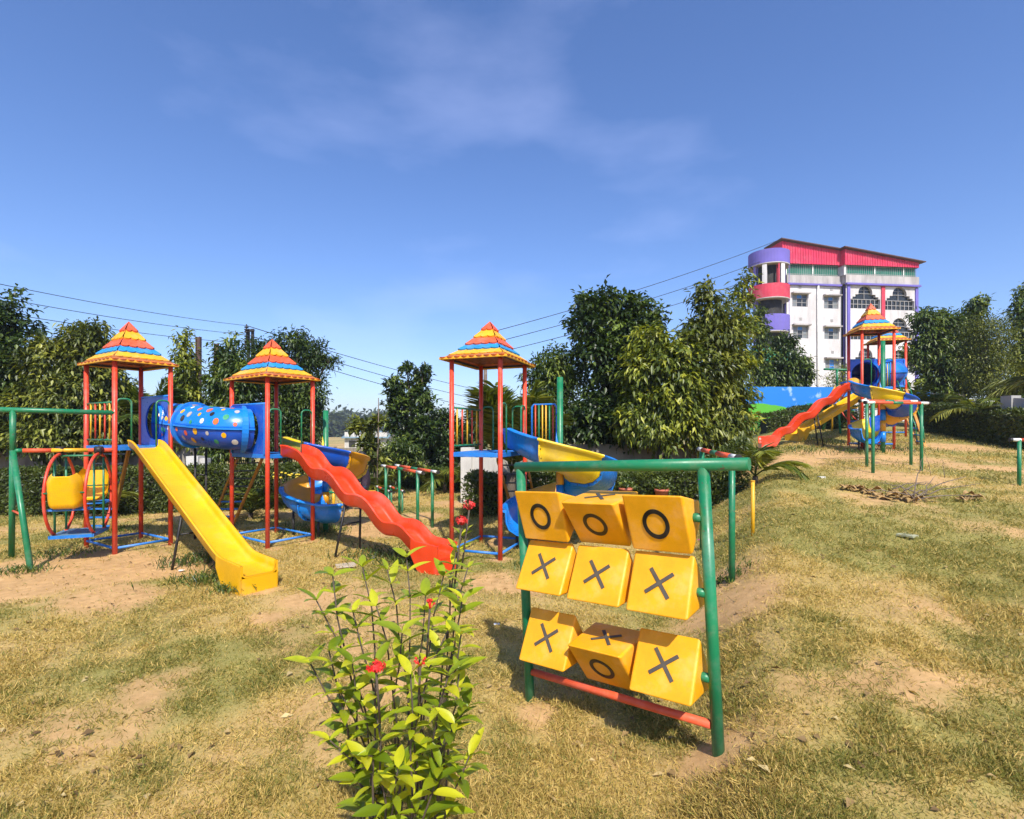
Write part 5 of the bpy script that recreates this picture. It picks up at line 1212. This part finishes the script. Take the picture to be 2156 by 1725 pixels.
tree('far_tree', 'hazy distant tree right of the green slide pole', 698, 180, [(698, 905, 16, 12), (682, 910, 14, 9)], 'far', L_FAR, 1.0, .5, 2.2, group='distant trees')
tree('far_tree', 'hazy distant trees low behind the bamboo stake', 800, 300, [(800, 900, 26, 11), (830, 903, 20, 10)], 'far', L_FAR, 1.0, .7, 3.5, group='distant trees')
tree('feathery_tree', 'mid green tree right of the third tower roof', 1165, 12.6, [(1165, 765, 34, 34), (1140, 790, 26, 34), (1190, 800, 36, 44), (1150, 850, 44, 50), (1190, 880, 40, 45), (1160, 920, 44, 30)], 'lance', MD, 1.2, .09)
tree('round_tree', 'big dark round headed tree towering in the middle', 1290, 12.4, [(1232, 645, 28, 26), (1285, 640, 34, 28), (1340, 645, 30, 26), (1375, 668, 20, 26), (1235, 690, 38, 38), (1300, 700, 52, 48), (1355, 705, 38, 40), (1262, 755, 48, 45), (1330, 770, 50, 50), (1270, 830, 50, 50), (1250, 890, 60, 50), (1320, 890, 60, 50)], 'broad', DK, 1.05, .13, 1.1)
tree('light_tree', 'light green tree with sunlit sprays in front of the dark round tree', 1390, 11.2, [(1370, 715, 30, 34), (1400, 770, 48, 46), (1440, 745, 34, 40), (1435, 800, 40, 46), (1345, 790, 40, 44), (1360, 855, 46, 46), (1420, 850, 46, 46), (1330, 880, 36, 40), (1390, 905, 50, 36), (1445, 880, 44, 40)], 'droop', LM, .95, .09, 1.05)
tree('light_tree', 'tall loose olive tree right of the light green tree', 1500, 11.5, [(1488, 622, 18, 26), (1500, 665, 34, 34), (1470, 705, 34, 38), (1448, 735, 30, 36), (1520, 715, 34, 44), (1490, 765, 46, 46), (1525, 790, 36, 50), (1460, 820, 40, 44), (1510, 850, 50, 46), (1470, 900, 46, 36), (1530, 905, 46, 36)], 'droop', OL, 1.05, .10, 1.05)
tree('columnar_tree', 'tall narrow leafy tree beside the round stair tower', 1560, 11.9, [(1566, 592, 9, 22), (1562, 632, 14, 28), (1558, 690, 20, 36), (1554, 760, 24, 40), (1550, 830, 26, 40), (1546, 890, 28, 34)], 'droop', LM, 1.1, .08)
tree('columnar_tree', 'small conical tree in front of the round stair tower', 1601, 20.8, [(1597, 668, 9, 22), (1599, 708, 14, 26), (1601, 750, 18, 28), (1604, 790, 22, 24)], 'droop', MD, 1.1, .08, 1.2)
tree('bushy_tree', 'bushy dark tree behind the painted wall', 1655, 21.2, [(1650, 722, 18, 20), (1655, 760, 30, 26), (1685, 780, 24, 22), (1630, 785, 26, 24), (1660, 800, 44, 20)], 'droop', DK, 1.3, .09, 1.15)
tree('wispy_tree', 'wispy young tree between the painted wall and the far towers', 1765, 20.5, [(1772, 778, 16, 7), (1755, 795, 16, 6), (1778, 800, 14, 6), (1762, 815, 18, 7)], 'fine', LM, .9, .03, 1.2)
tree('bushy_tree', 'tall green tree right of the white building', 1990, 19.5, [(1940, 672, 20, 18), (1968, 668, 22, 22), (1950, 715, 28, 34), (1995, 690, 28, 36), (2056, 640, 14, 18), (2040, 680, 22, 32), (1930, 745, 18, 24), (1985, 745, 40, 40), (2035, 740, 36, 44), (1975, 790, 32, 36), (2025, 800, 40, 36)], 'droop', MD, 1.25, .12, 1.15)
tree('fine_leaved_tree', 'grey-green fine leaved tree behind the right hedge', 2090, 16.5, [(2070, 700, 34, 40), (2100, 720, 32, 44), (2065, 760, 40, 40), (2105, 770, 32, 40), (2080, 810, 44, 34)], 'fine', OL, 1.2, .08, 1.25)
tree('columnar_tree', 'tall conical tree cut by the right picture edge', 2152, 17.5, [(2150, 612, 9, 22), (2152, 655, 14, 32), (2154, 710, 20, 40), (2156, 765, 26, 40), (2158, 820, 30, 36)], 'droop', MD, 1.2, .09, 1.15)

# ================================================================== palms and garden plants
palm('coconut_palm', 'dark feathery palm seen through the posts of the third tower', GD(1076, 9.6), 15, 2.1, .62, .95, (50, 86), .22, L_PALM, .045, leaflets=50, tr=.09)
palm('date_palm', 'spiky palm crown behind the leftmost tower', GD(322, 12.3), 15, 1.2, .45, 2.0, (15, 80), .30, L_MID, .03, leaflets=34, tr=.09)
palm('areca_palm', 'yellow-green palm behind the ladder next to the hoop swing', GD(188, 10.2), 9, 1.15, .34, .1, (45, 78), .5)
palm('areca_palm', 'yellow-green palm behind the ladder under the polka dot tunnel', GD(528, 10.3), 9, 1.0, .34, .1, (35, 75), .55)
palm('areca_palm', 'bright arching palm behind the far end of the striped exercise bars', GD(936, 14.6), 10, 1.25, .42, .25, (30, 75), .6)
palm('areca_palm', 'small bright palm at the foot of the bamboo stake', GD(800, 13.0), 8, .95, .32, .08, (35, 75), .5)
palm('areca_palm', 'pale palm low behind the striped bars at the hedge', GD(990, 14.4), 7, .9, .32, .08, (30, 70), .5)
palm('areca_palm', 'palm with drooping fronds above the hedge left of the white gate', GD(2058, 14.3), 9, 1.25, .42, .75, (20, 75), .65)
palm('areca_palm', 'palm tuft in front of the hedge end right of the game frame', GD(1590, 9.2), 8, 1.1, .36, .15, (30, 75), .6)
palm('date_palm', 'dusty feathery palm hanging in at the right edge', GD(2215, 14.2), 13, 1.5, .55, 1.7, (5, 60), .55, L_OLIVE, .035, leaflets=40, tr=.12)
palm('areca_palm', 'broad yellow-green palm right of the far tower ladder', GD(1925, 18.6), 12, 1.5, .5, .5, (30, 80), .35, L_LIME, .07, leaflets=22)
palm('areca_palm', 'dark thin leaved palm next to the blue sign board', GD(1962, 18.3), 10, 1.4, .4, .3, (35, 80), .4, L_MID)
for k, (px, dd, lab) in enumerate(((1318, 9.75, 'left terracotta flower pot on the ground by the hedge'), (1393, 9.55, 'right terracotta flower pot on the ground by the hedge'))):
    g = GD(px, dd); g = V2(g.x, g.y, g.z); t = thing('flower_pot', lab, 'flower pot', g + V2(0, 0, .52), 'terracotta pots')
    g2 = g + V2(0, 0, .42); mb = MB(); n = 20
    mb.grid([[g2 + V2(math.cos(2 * PI * e / n) * r, math.sin(2 * PI * e / n) * r, z) for e in range(n)] for r, z in ((.05, 0), (.09, .002), (.12, .2), (.135, .2), (.135, .24), (.115, .24), (.11, .2), (.02, .19))], closed_u=True); part(mb, 'pot', TERRA, t)
    mb = MB(); mb.box(g + V2(0, 0, .20), (.16, .16, .44)); part(mb, 'stand', CONC, t)
    p = np.array(g2 + V2(0, 0, .3))[None] + RNG.normal(size=(160, 3)) * np.array([[.08, .08, .06]]); bulk_leaves('plant', L_MID, p, unit(160) + np.array([[0, 0, .6]]), unit(160), np.full(160, .07), np.full(160, .035), RNG.random(160), parent=t, kind='stuff')
for px, py, dd, lab in ((588, 1002, 11.0, 'left clump of yellow marigolds in the hedge'), (622, 1003, 11.2, 'right clump of yellow marigolds in the hedge')):
    b = P(px, py, dd); t = thing('marigold_clump', lab, 'flowers', V2(b.x, b.y, 0), 'marigolds')
    for k in range(9):
        p = b + V2(random.uniform(-.12, .12), random.uniform(-.1, .1), random.uniform(-.07, .07)); mb = MB(); n = 10
        mb.grid([[p + V2(math.cos(2 * PI * e / n) * r, math.sin(2 * PI * e / n) * r, z) for e in range(n)] for r, z in ((.004, .022), (.02, .02), (.03, .006), (.022, -.008), (.004, -.012))], closed_u=True); part(mb, 'flower', YFLOWER, t)
        mb = MB(); mb.tube([p, V2(p.x, p.y, .5)], .004, 5); part(mb, 'stem', BARK, t)
mb = MB(); gq = GD(795, 13.1); mb.tube([gq - V2(0, 0, .1), gq + V2(-.01, 0, 1.0), gq + V2(.02, 0, 1.55), P(797, 838, 13.1)], [.022, .02, .018, .010], 7)
single(mb, 'bamboo_stake', PLANKW, 'thin bare bamboo stake standing tall beside the leafy sapling', 'stake', gq)
# blue sign board behind the far ladder
t = thing('sign_board', 'plain blue board on posts behind the far ladder', 'board', GD(1945, 18.7)); a = P(1928, 845, 18.7); b = P(1958, 845, 18.7)
mb = MB(); mb.box((a + b) / 2 + V2(0, 0, .05), ((b - a).length, .03, .55)); part(mb, 'panel', BLUE, t)
for q in (a, b):
    mb = MB(); mb.tube([onground(q.x, q.y), q + V2(0, .03, .35)], .02, 8); part(mb, 'post', WHITEP, t)

# ================================================================== poles and wires
def ipole(label, px, d, ytop, w=.14, name='steel_post', mat=RUST):
    g = GD(px, d); top = P(px, ytop, d); mb = MB()
    for dx in (-w / 2, w / 2): mb.box(V2(g.x + dx, g.y, (g.z + top.z) / 2), (.02, w, top.z - g.z + .2))
    mb.box(V2(g.x, g.y, (g.z + top.z) / 2), (w, .02, top.z - g.z + .19)); return single(mb, name, mat, label, 'post', g, 'posts behind the trees')
ipole('tall rusty steel post right of the narrow conical tree', 418, 17, 716, .12)
ipole('shorter rusty steel post among the drooping trees', 456, 20, 729, .12)
t = thing('utility_pole', 'black twin-leg power pole with insulators above the trees', 'power pole', GD(526, 24)); k = 24 / FPX
for px in (523, 532):
    mb = MB(); mb.box((GD(px, 24) + P(px, 693, 24)) / 2, (.11, .09, P(px, 693, 24).z)); part(mb, 'leg', BLACKP, t)
for ya, yb_ in ((698, 695), (722, 718)):
    mb = MB(); mb.beam(P(517, ya, 23.9), P(535, yb_, 23.9), .1, .1); part(mb, 'crossarm', BLACKP, t)
ins = []
for px, py in ((519, 695), (519, 714), (516, 732)):
    mb = MB(); p = P(px, py, 23.8)
    for q in range(3): mb.disc(p + V2(0, 0, -.12 + q * .11), (0, 0, 1), .09, .05, 10)
    mb.tube([p + V2(0, 0, -.16), p + V2(0, 0, .26)], .03, 6); part(mb, 'insulator', BLACKP, t); ins.append(p + V2(0, 0, .2))
t2 = thing('utility_pole', 'dark power pole behind the third tower roof', 'power pole', GD(1022, 30))
mb = MB(); mb.tube([GD(1022, 30), P(1022, 698, 30)], [.13, .09], 8); part(mb, 'leg', PLANKW, t2)
for yy in (705, 728, 750):
    mb = MB(); mb.box(P(1022, yy, 30), (.9, .08, .08)); part(mb, 'crossarm', BLACKP, t2)
def wire(label, a, b, sag, r, grp='overhead wires'):
    pts = [a.lerp(b, k / 24) - V2(0, 0, sag * 4 * (k / 24) * (1 - k / 24)) for k in range(25)]; mb = MB(); mb.tube(pts, r, 5); return single(mb, 'power_line', BLACKP, label, 'wire', a, grp)
nm = ('upper', 'middle', 'lower')
for i, (y0, y1) in enumerate(((586, 690), (616, 712), (648, 732))):
    wire('%s of the three overhead wires left of the twin-leg power pole' % nm[i], P(-60, y0, 13.5 + 0), ins[i] if i < 3 else ins[2], .12, .010)
    wire('%s of the three overhead wires between the twin-leg pole and the third tower' % nm[i], ins[i], P(1016, 838 - i * -22 - 0, 40) if False else P(1030, 826 + i * 20, 42), .2, .018)
    wire('%s of the three overhead wires rising to the white building' % nm[i], P(1022, 703 + i * 23, 30), P(1648 - i * 8, 502 + i * 34, 45.0), .35, .020)

# ================================================================== foreground shrub: every leaf is its own piece
def ixora():
    t = thing('flowering_shrub', 'bright green leafy shrub with red flower heads in the foreground', 'shrub', GD(850, 1.80))
    variants = []
    for q in range(5):
        mb = MB(); n = 7; rows = []; wv = random.uniform(.30, .40); cv = random.uniform(.12, .34); tw = random.uniform(-.25, .25)
        for i in range(n + 1):
            f = i / n; w = wv * .5 * math.sin(PI * min(1, f ** .85)) ** .8 * (1 - .12 * f) + .004; y = f; z = -cv * f * f + .06 * f
            up = .55 * w; a = tw * f
            rows.append([Vector((-w * math.cos(a), y, z + up * .55 - w * math.sin(a))), Vector((-w * .5, y, z + up * .16)), Vector((0, y, z)), Vector((w * .5, y, z + up * .16)), Vector((w * math.cos(a), y, z + up * .55 + w * math.sin(a)))])
        mb.grid(rows); me = mkmesh(mb, 'leaf', L_IXORA, Vector())
        for tone in (.08, .30, .5, .72, .95):
            m2 = me.copy(); at = m2.attributes.new('var', 'FLOAT', 'POINT'); at.data.foreach_set('value', np.clip(np.full(len(m2.vertices), tone) + RNG.normal(size=len(m2.vertices)) * .05, 0, 1).astype(np.float32)); variants.append(m2)
    base = GD(850, 1.80); count = 0; allM = []
    tips = []
    for (x, y, d) in ((700, 1215, 2.3), (668, 1265, 2.35), (765, 1195, 2.45), (745, 1290, 2.3), (815, 1200, 2.5), (860, 1175, 2.6), (800, 1275, 2.25), (845, 1330, 2.15), (890, 1255, 2.3), (930, 1215, 2.45), (968, 1130, 2.6),
                      (955, 1160, 2.55), (978, 1195, 2.4), (975, 1260, 2.3), (935, 1330, 2.2), (970, 1335, 2.1), (690, 1370, 2.2), (740, 1395, 2.15), (800, 1400, 2.1), (870, 1420, 2.05), (940, 1420, 2.0), (972, 1415, 2.05),
                      (660, 1395, 2.3), (720, 1460, 2.2), (790, 1500, 2.1), (870, 1510, 2.05), (950, 1520, 2.0), (978, 1490, 2.1), (760, 1600, 2.1), (840, 1620, 2.0), (920, 1620, 2.0), (985, 1590, 2.1), (700, 1560, 2.2)):
        tips.append(P(x, y, d * .74))
    for ti, tip in enumerate(tips):
        foot = base.lerp(V2(tip.x, base.y, 0), .38) + V2(random.uniform(-.08, .08), random.uniform(-.2, .25), 0); foot.z = -.03
        mid_ = foot.lerp(tip, .55) + V2((base.x - tip.x) * .45 + random.uniform(-.07, .07), random.uniform(-.08, .08), .03)
        pts = []
        for k in range(9):
            f = k / 8; pts.append(foot * (1 - f) ** 2 + mid_ * 2 * f * (1 - f) + tip * f * f + V2(random.uniform(-1, 1), random.uniform(-1, 1), 0) * .012)
        mb = MB(); mb.tube(pts, [.0055 - .0004 * k for k in range(9)], 6); part(mb, 'stem', BARK, t)
        for node in range(9):
            f = 1 - (node * .045 + .006 * node * node) * random.uniform(.85, 1.15); i = min(7, int(f * 8)); p = pts[i].lerp(pts[i + 1], f * 8 - i); axd = (pts[i + 1] - pts[i]).normalized()
            a0 = node * PI / 2 + random.uniform(-.4, .4) + ti
            for s in range((3, 3, 3, 2, 2, 2, 2, 2, 2)[node]):
                a = a0 + (PI if node > 2 else 2.09) * s; L_ = random.uniform(.052, .108) * (.9 if node == 0 else 1)
                out = Vector((math.cos(a), math.sin(a), 0)); d_ = (out * random.uniform(.7, 1.1) + axd * (random.uniform(.35, .8) if node < 2 else random.uniform(.05, .5))).normalized()
                xx = d_.cross(Vector((0, 0, 1))).normalized(); zz = xx.cross(d_)
                M = Matrix((xx, d_, zz)).transposed().to_4x4() @ Matrix.Scale(L_, 4) @ Matrix.Rotation(random.uniform(-.4, .4), 4, 'Y'); M.translation = p - Vector(OFF[t.name])
                allM.append((ti, node, M)); count += 1
    allM.sort(key=lambda q: -(q[2].translation.z) + .08 * q[1]); single_, rest = allM[:298], allM[298:]
    for _, _, M in single_:
        o = bpy.data.objects.new('leaf', random.choice(variants)); link(o, t); o.matrix_local = M
    if rest:
        vs = []; fs = []; va = []
        for _, _, M in rest:
            me = random.choice(variants); o_ = len(vs); vs += [M @ v.co for v in me.vertices]; fs += [tuple(i + o_ for i in p.vertices) for p in me.polygons]; va += [me.attributes['var'].data[0].value] * len(me.vertices)
        me = bpy.data.meshes.new('lower_leaves'); me.from_pydata(vs, [], fs); at = me.attributes.new('var', 'FLOAT', 'POINT'); at.data.foreach_set('value', np.array(va, np.float32)); me.materials.append(L_IXORA)
        me.polygons.foreach_set('use_smooth', [True] * len(fs)); o = bpy.data.objects.new('lower_leaves', me); link(o, t); o['kind'] = 'stuff'
    for (x, y, d, n) in ((792, 1408, 1.98, 26), (972, 1100, 2.5, 16), (988, 1068, 2.55, 12), (905, 1275, 2.2, 7), (885, 1395, 2.05, 6)):
        c = P(x, y, d * .74); cl = MB()
        for k in range(n):
            u = Vector(unit(1)[0]); u.z = abs(u.z) * .8 + .15; tip = c + u * random.uniform(.014, .027) * (1 if n > 10 else .6)
            cl.tube([c - V2(0, 0, .012), tip], .0013, 4)
            if n > 10:
                for q in range(4):
                    a = q * PI / 2 + k; e = u.cross(Vector((0, 0, 1))).normalized(); e2 = e.cross(u); dd = e * math.cos(a) + e2 * math.sin(a); e3 = dd.cross(u) * .0032
                    cl.add([tip, tip + dd * .005 + e3, tip + dd * .0095 + u * .001, tip + dd * .005 - e3], [(0, 1, 2, 3)])
            else: cl.disc(tip, u, .0035, .006, 6)
        part(cl, 'flower_head', PETAL, t, label='cluster of small red flowers' if n > 10 else 'dark red flower buds')
        mb = MB(); mb.tube([c - V2(0, 0, .01), c.lerp(base, .12) - V2(0, 0, .05)], .0035, 5); part(mb, 'stalk', BARK, t)
ixora()

# ================================================================== litter, twigs, weeds on the ground
def flat_scrap(name, label, g, w, l, rz, mat, th=.006, cat='litter', tilt=.05, group=None):
    mb = MB(); rows = []; n = 4
    for i in range(n + 1):
        rows.append([V2((i / n - .5) * w, (j / n - .5) * l, .012 + .02 * tilt * 10 * (vn(i * 1.3 + w * 50, j * 1.7 + l * 30) - .3)) for j in range(n + 1)])
    rows = [[g + rotv(p, rz) for p in r] for r in rows]; mb.grid(rows, sm=False); low = [[p - V2(0, 0, th) for p in r] for r in rows]; mb.grid(low, sm=False)
    mb.grid([rows[0], low[0]], sm=False); mb.grid([rows[-1], low[-1]], sm=False); mb.grid([[r[0] for r in rows], [r[0] for r in low]], sm=False); mb.grid([[r[-1] for r in rows], [r[-1] for r in low]], sm=False)
    return single(mb, name, mat, label, cat, g, group)
flat_scrap('cardboard_sheet', 'flattened piece of cardboard on the grass below the wavy red slide', G(728, 1192), .24, .22, .4, CARD)
flat_scrap('stone_slab', 'pale flat slab lying alone on the right lawn', G(1910, 1128), .12, .16, .5, SLAB, .02)
flat_scrap('paper_scrap', 'white square of paper on the grass left of the far striped bars', G(1729, 1005), .09, .10, .2, PAPER, .03)
flat_scrap('paper_scrap', 'tiny white scrap on the sand left of the game frame', G(1046, 1317), .05, .03, .2, PAPER)
flat_scrap('paper_scrap', 'pink wrapper on the grass behind the game frame', G(1474, 1138), .07, .04, .6, paint('pink_wrapper', (.5, .08, .25), .5))
flat_scrap('paper_scrap', 'pale scrap in the shade by the yellow slide foot', G(382, 1203), .06, .05, .6, PAPER)
def dry_pile(label, pts, n, size):
    g0 = G(*pts[0]); t = thing('dry_leaf_heap', label, 'dry leaves', g0, 'heaps of dry leaves')
    for k in range(n):
        a = G(*pts[k % len(pts)]); p = a + V2(random.gauss(0, .07), random.gauss(0, .06), random.uniform(.01, .05)); mb = MB(); L_ = size * random.uniform(.6, 1.2); rows = []; az = random.uniform(0, 6.28); cu = random.uniform(.2, .9)
        for i in range(5):
            f = i / 4; w = L_ * .42 * math.sin(PI * (.08 + .86 * f)); zc = L_ * cu * f * (1 - f) * 1.2
            rows.append([p + rotv(V2(L_ * (f - .5), s * w, zc + abs(s) * w * cu * .7 + .01 * math.sin(9 * f + 4 * s)), az) for s in (-1, 0, 1)])
        mb.grid(rows, sm=False); part(mb, 'dry_leaf', STRAWL, t)
dry_pile('brown heap of curled dry leaves left of the cut branches', [(1780, 1032), (1795, 1034), (1812, 1036), (1828, 1040), (1840, 1042)], 22, .14)
dry_pile('yellowish heap of curled dry leaves under the cut branches', [(1865, 1050), (1885, 1055), (1905, 1052), (1920, 1058), (1945, 1055), (1895, 1046)], 26, .14)
dry_pile('small dark heap of dry leaves right of the cut branches', [(2030, 1055), (2042, 1050), (2055, 1052)], 14, .12)
t = thing('cut_branches', 'heap of bare cut branches lying on the right lawn', 'branches', G(1930, 1045))
for (x0, y0, x1, y1, lift, r) in ((1925, 1055, 1968, 962, .55, .010), (1920, 1058, 2042, 985, .32, .011), (1935, 1052, 2050, 1015, .20, .010), (1930, 1058, 2062, 1035, .06, .010), (1940, 1050, 1875, 1012, .16, .011), (1930, 1056, 1820, 1015, .12, .010),
                                  (1925, 1060, 1888, 1000, .22, .009), (1945, 1052, 2000, 1000, .28, .008), (1910, 1055, 1985, 1035, .10, .012), (1900, 1040, 1960, 1050, .12, .013), (1880, 1035, 1950, 1030, .12, .010), (1925, 1045, 1932, 1068, .02, .010), (1990, 1010, 1990, 985, .30, .005), (1960, 1005, 1950, 990, .42, .005)):
    a = G(x0, y0) + V2(0, 0, .03); b = a + V2((x1 - x0) / FPX * a.y, random.uniform(-.2, .25), lift); pts = [a.lerp(b, k / 6) + V2(random.uniform(-.02, .02), random.uniform(-.02, .02), random.uniform(-.015, .015) + .05 * math.sin(PI * k / 6)) for k in range(7)]
    mb = MB(); mb.tube(pts, [r * (1 - .12 * k) for k in range(7)], 6); part(mb, 'branch', TWIG, t)
def weed(label, g, n, h, spread, mat=L_MID, w=.012):
    t = thing('weed_tuft', label, 'weeds', g, 'tufts of weeds')
    p = np.array(g)[None] + RNG.normal(size=(n, 3)) * np.array([[spread, spread * .8, 0]]); p[:, 2] = elev(p[:, 0], p[:, 1])
    d = unit(n) * .55; d[:, 2] = np.abs(d[:, 2]) + .6
    hh = h * (.4 + .8 * RNG.random(n)); bulk_leaves('blades', mat, p, d, unit(n), hh, np.full(n, w), RNG.random(n) * .8, parent=t, kind='stuff')
    q = p + d / np.linalg.norm(d, axis=1, keepdims=True) * (hh * RNG.random(n))[:, None]; bulk_leaves('leaves', mat, q, unit(n) + np.array([[0, 0, .2]]), unit(n), np.full(n, h * .25), np.full(n, h * .1), RNG.random(n) * .7, parent=t, kind='stuff')
for (px, py, n, h, s, lab) in ((410, 1185, 260, .16, .22, 'dark weeds in the shade under the plain yellow slide'), (430, 1225, 200, .14, .16, 'weeds at the left foot of the plain yellow slide'), (487, 1245, 160, .12, .09, 'grass tuft against the yellow slide plinth'),
                               (120, 1170, 220, .10, .20, 'grass tuft in the shadow below the hoop swing'), (40, 1205, 200, .10, .18, 'grass tuft between the legs of the green A-frame'), (250, 1118, 180, .12, .2, 'grass tuft behind the leftmost tower base'),
                               (800, 1175, 260, .16, .3, 'weeds in the shade under the wavy red slide'), (860, 1188, 160, .14, .12, 'weeds beside the red slide plinth'), (665, 1120, 320, .14, .35, 'dark grass under the left spiral slide'),
                               (1128, 1195, 160, .10, .16, 'grass tuft by the third tower base behind the game frame'), (1520, 1225, 140, .10, .14, 'grass tuft at the foot of the green post right of the game'), (1690, 950, 200, .16, .4, 'weeds under the far red slide'),
                               (1800, 955, 120, .14, .2, 'grass tuft by the far spiral slide exit'), (1890, 948, 300, .14, .45, 'dark grass under the far spiral slide'), (1745, 935, 120, .2, .3, 'weeds between the two far slides')):
    weed(lab, G(px, py), n, h, s)

# dead leaves blown about the lawn, too small to tell apart
nl = 520; dl = 2.0 * 8.0 ** RNG.random(nl); xl = (RNG.random(nl) * 2 - 1) * dl; al = RNG.random(nl) * 2 * PI
lit = bulk_leaves('leaf_litter', leaf_mat('litter_leaf', (0.12, 0.07, 0.025), (0.34, 0.22, 0.08), (0.56, 0.44, 0.20), 0.15, 0.7), np.stack([xl, dl, elev(xl, dl) + .012 * RNG.random(nl)], 1), np.stack([np.cos(al), np.sin(al), .25 * RNG.random(nl)], 1), unit(nl) * .5 + np.array([[0, 0, 1.0]]), .03 + .05 * RNG.random(nl), .016 + .022 * RNG.random(nl), RNG.random(nl), kind='stuff')
lit['label'] = 'small dead leaves scattered over the lawn'; lit['category'] = 'leaf litter'
# ------------------------------------------------------------------ haze: one closed box of thin air round everything
mb = MB(); mb.box((10, 185, 11), (520, 400, 27)); hz = single(mb, 'haze', [], None, None, (10, 185, -2.5), kind='stuff')
m = bpy.data.materials.new('haze_air'); m.use_nodes = True; nt = m.node_tree; nt.nodes.clear(); o_ = nt.nodes.new('ShaderNodeOutputMaterial'); v_ = nt.nodes.new('ShaderNodeVolumePrincipled')
v_.inputs['Color'].default_value = (0.80, 0.88, 1.0, 1); v_.inputs['Density'].default_value = 0.0008; v_.inputs['Anisotropy'].default_value = 0.2
nt.links.new(v_.outputs['Volume'], o_.inputs['Volume']); hz.data.materials.append(m)
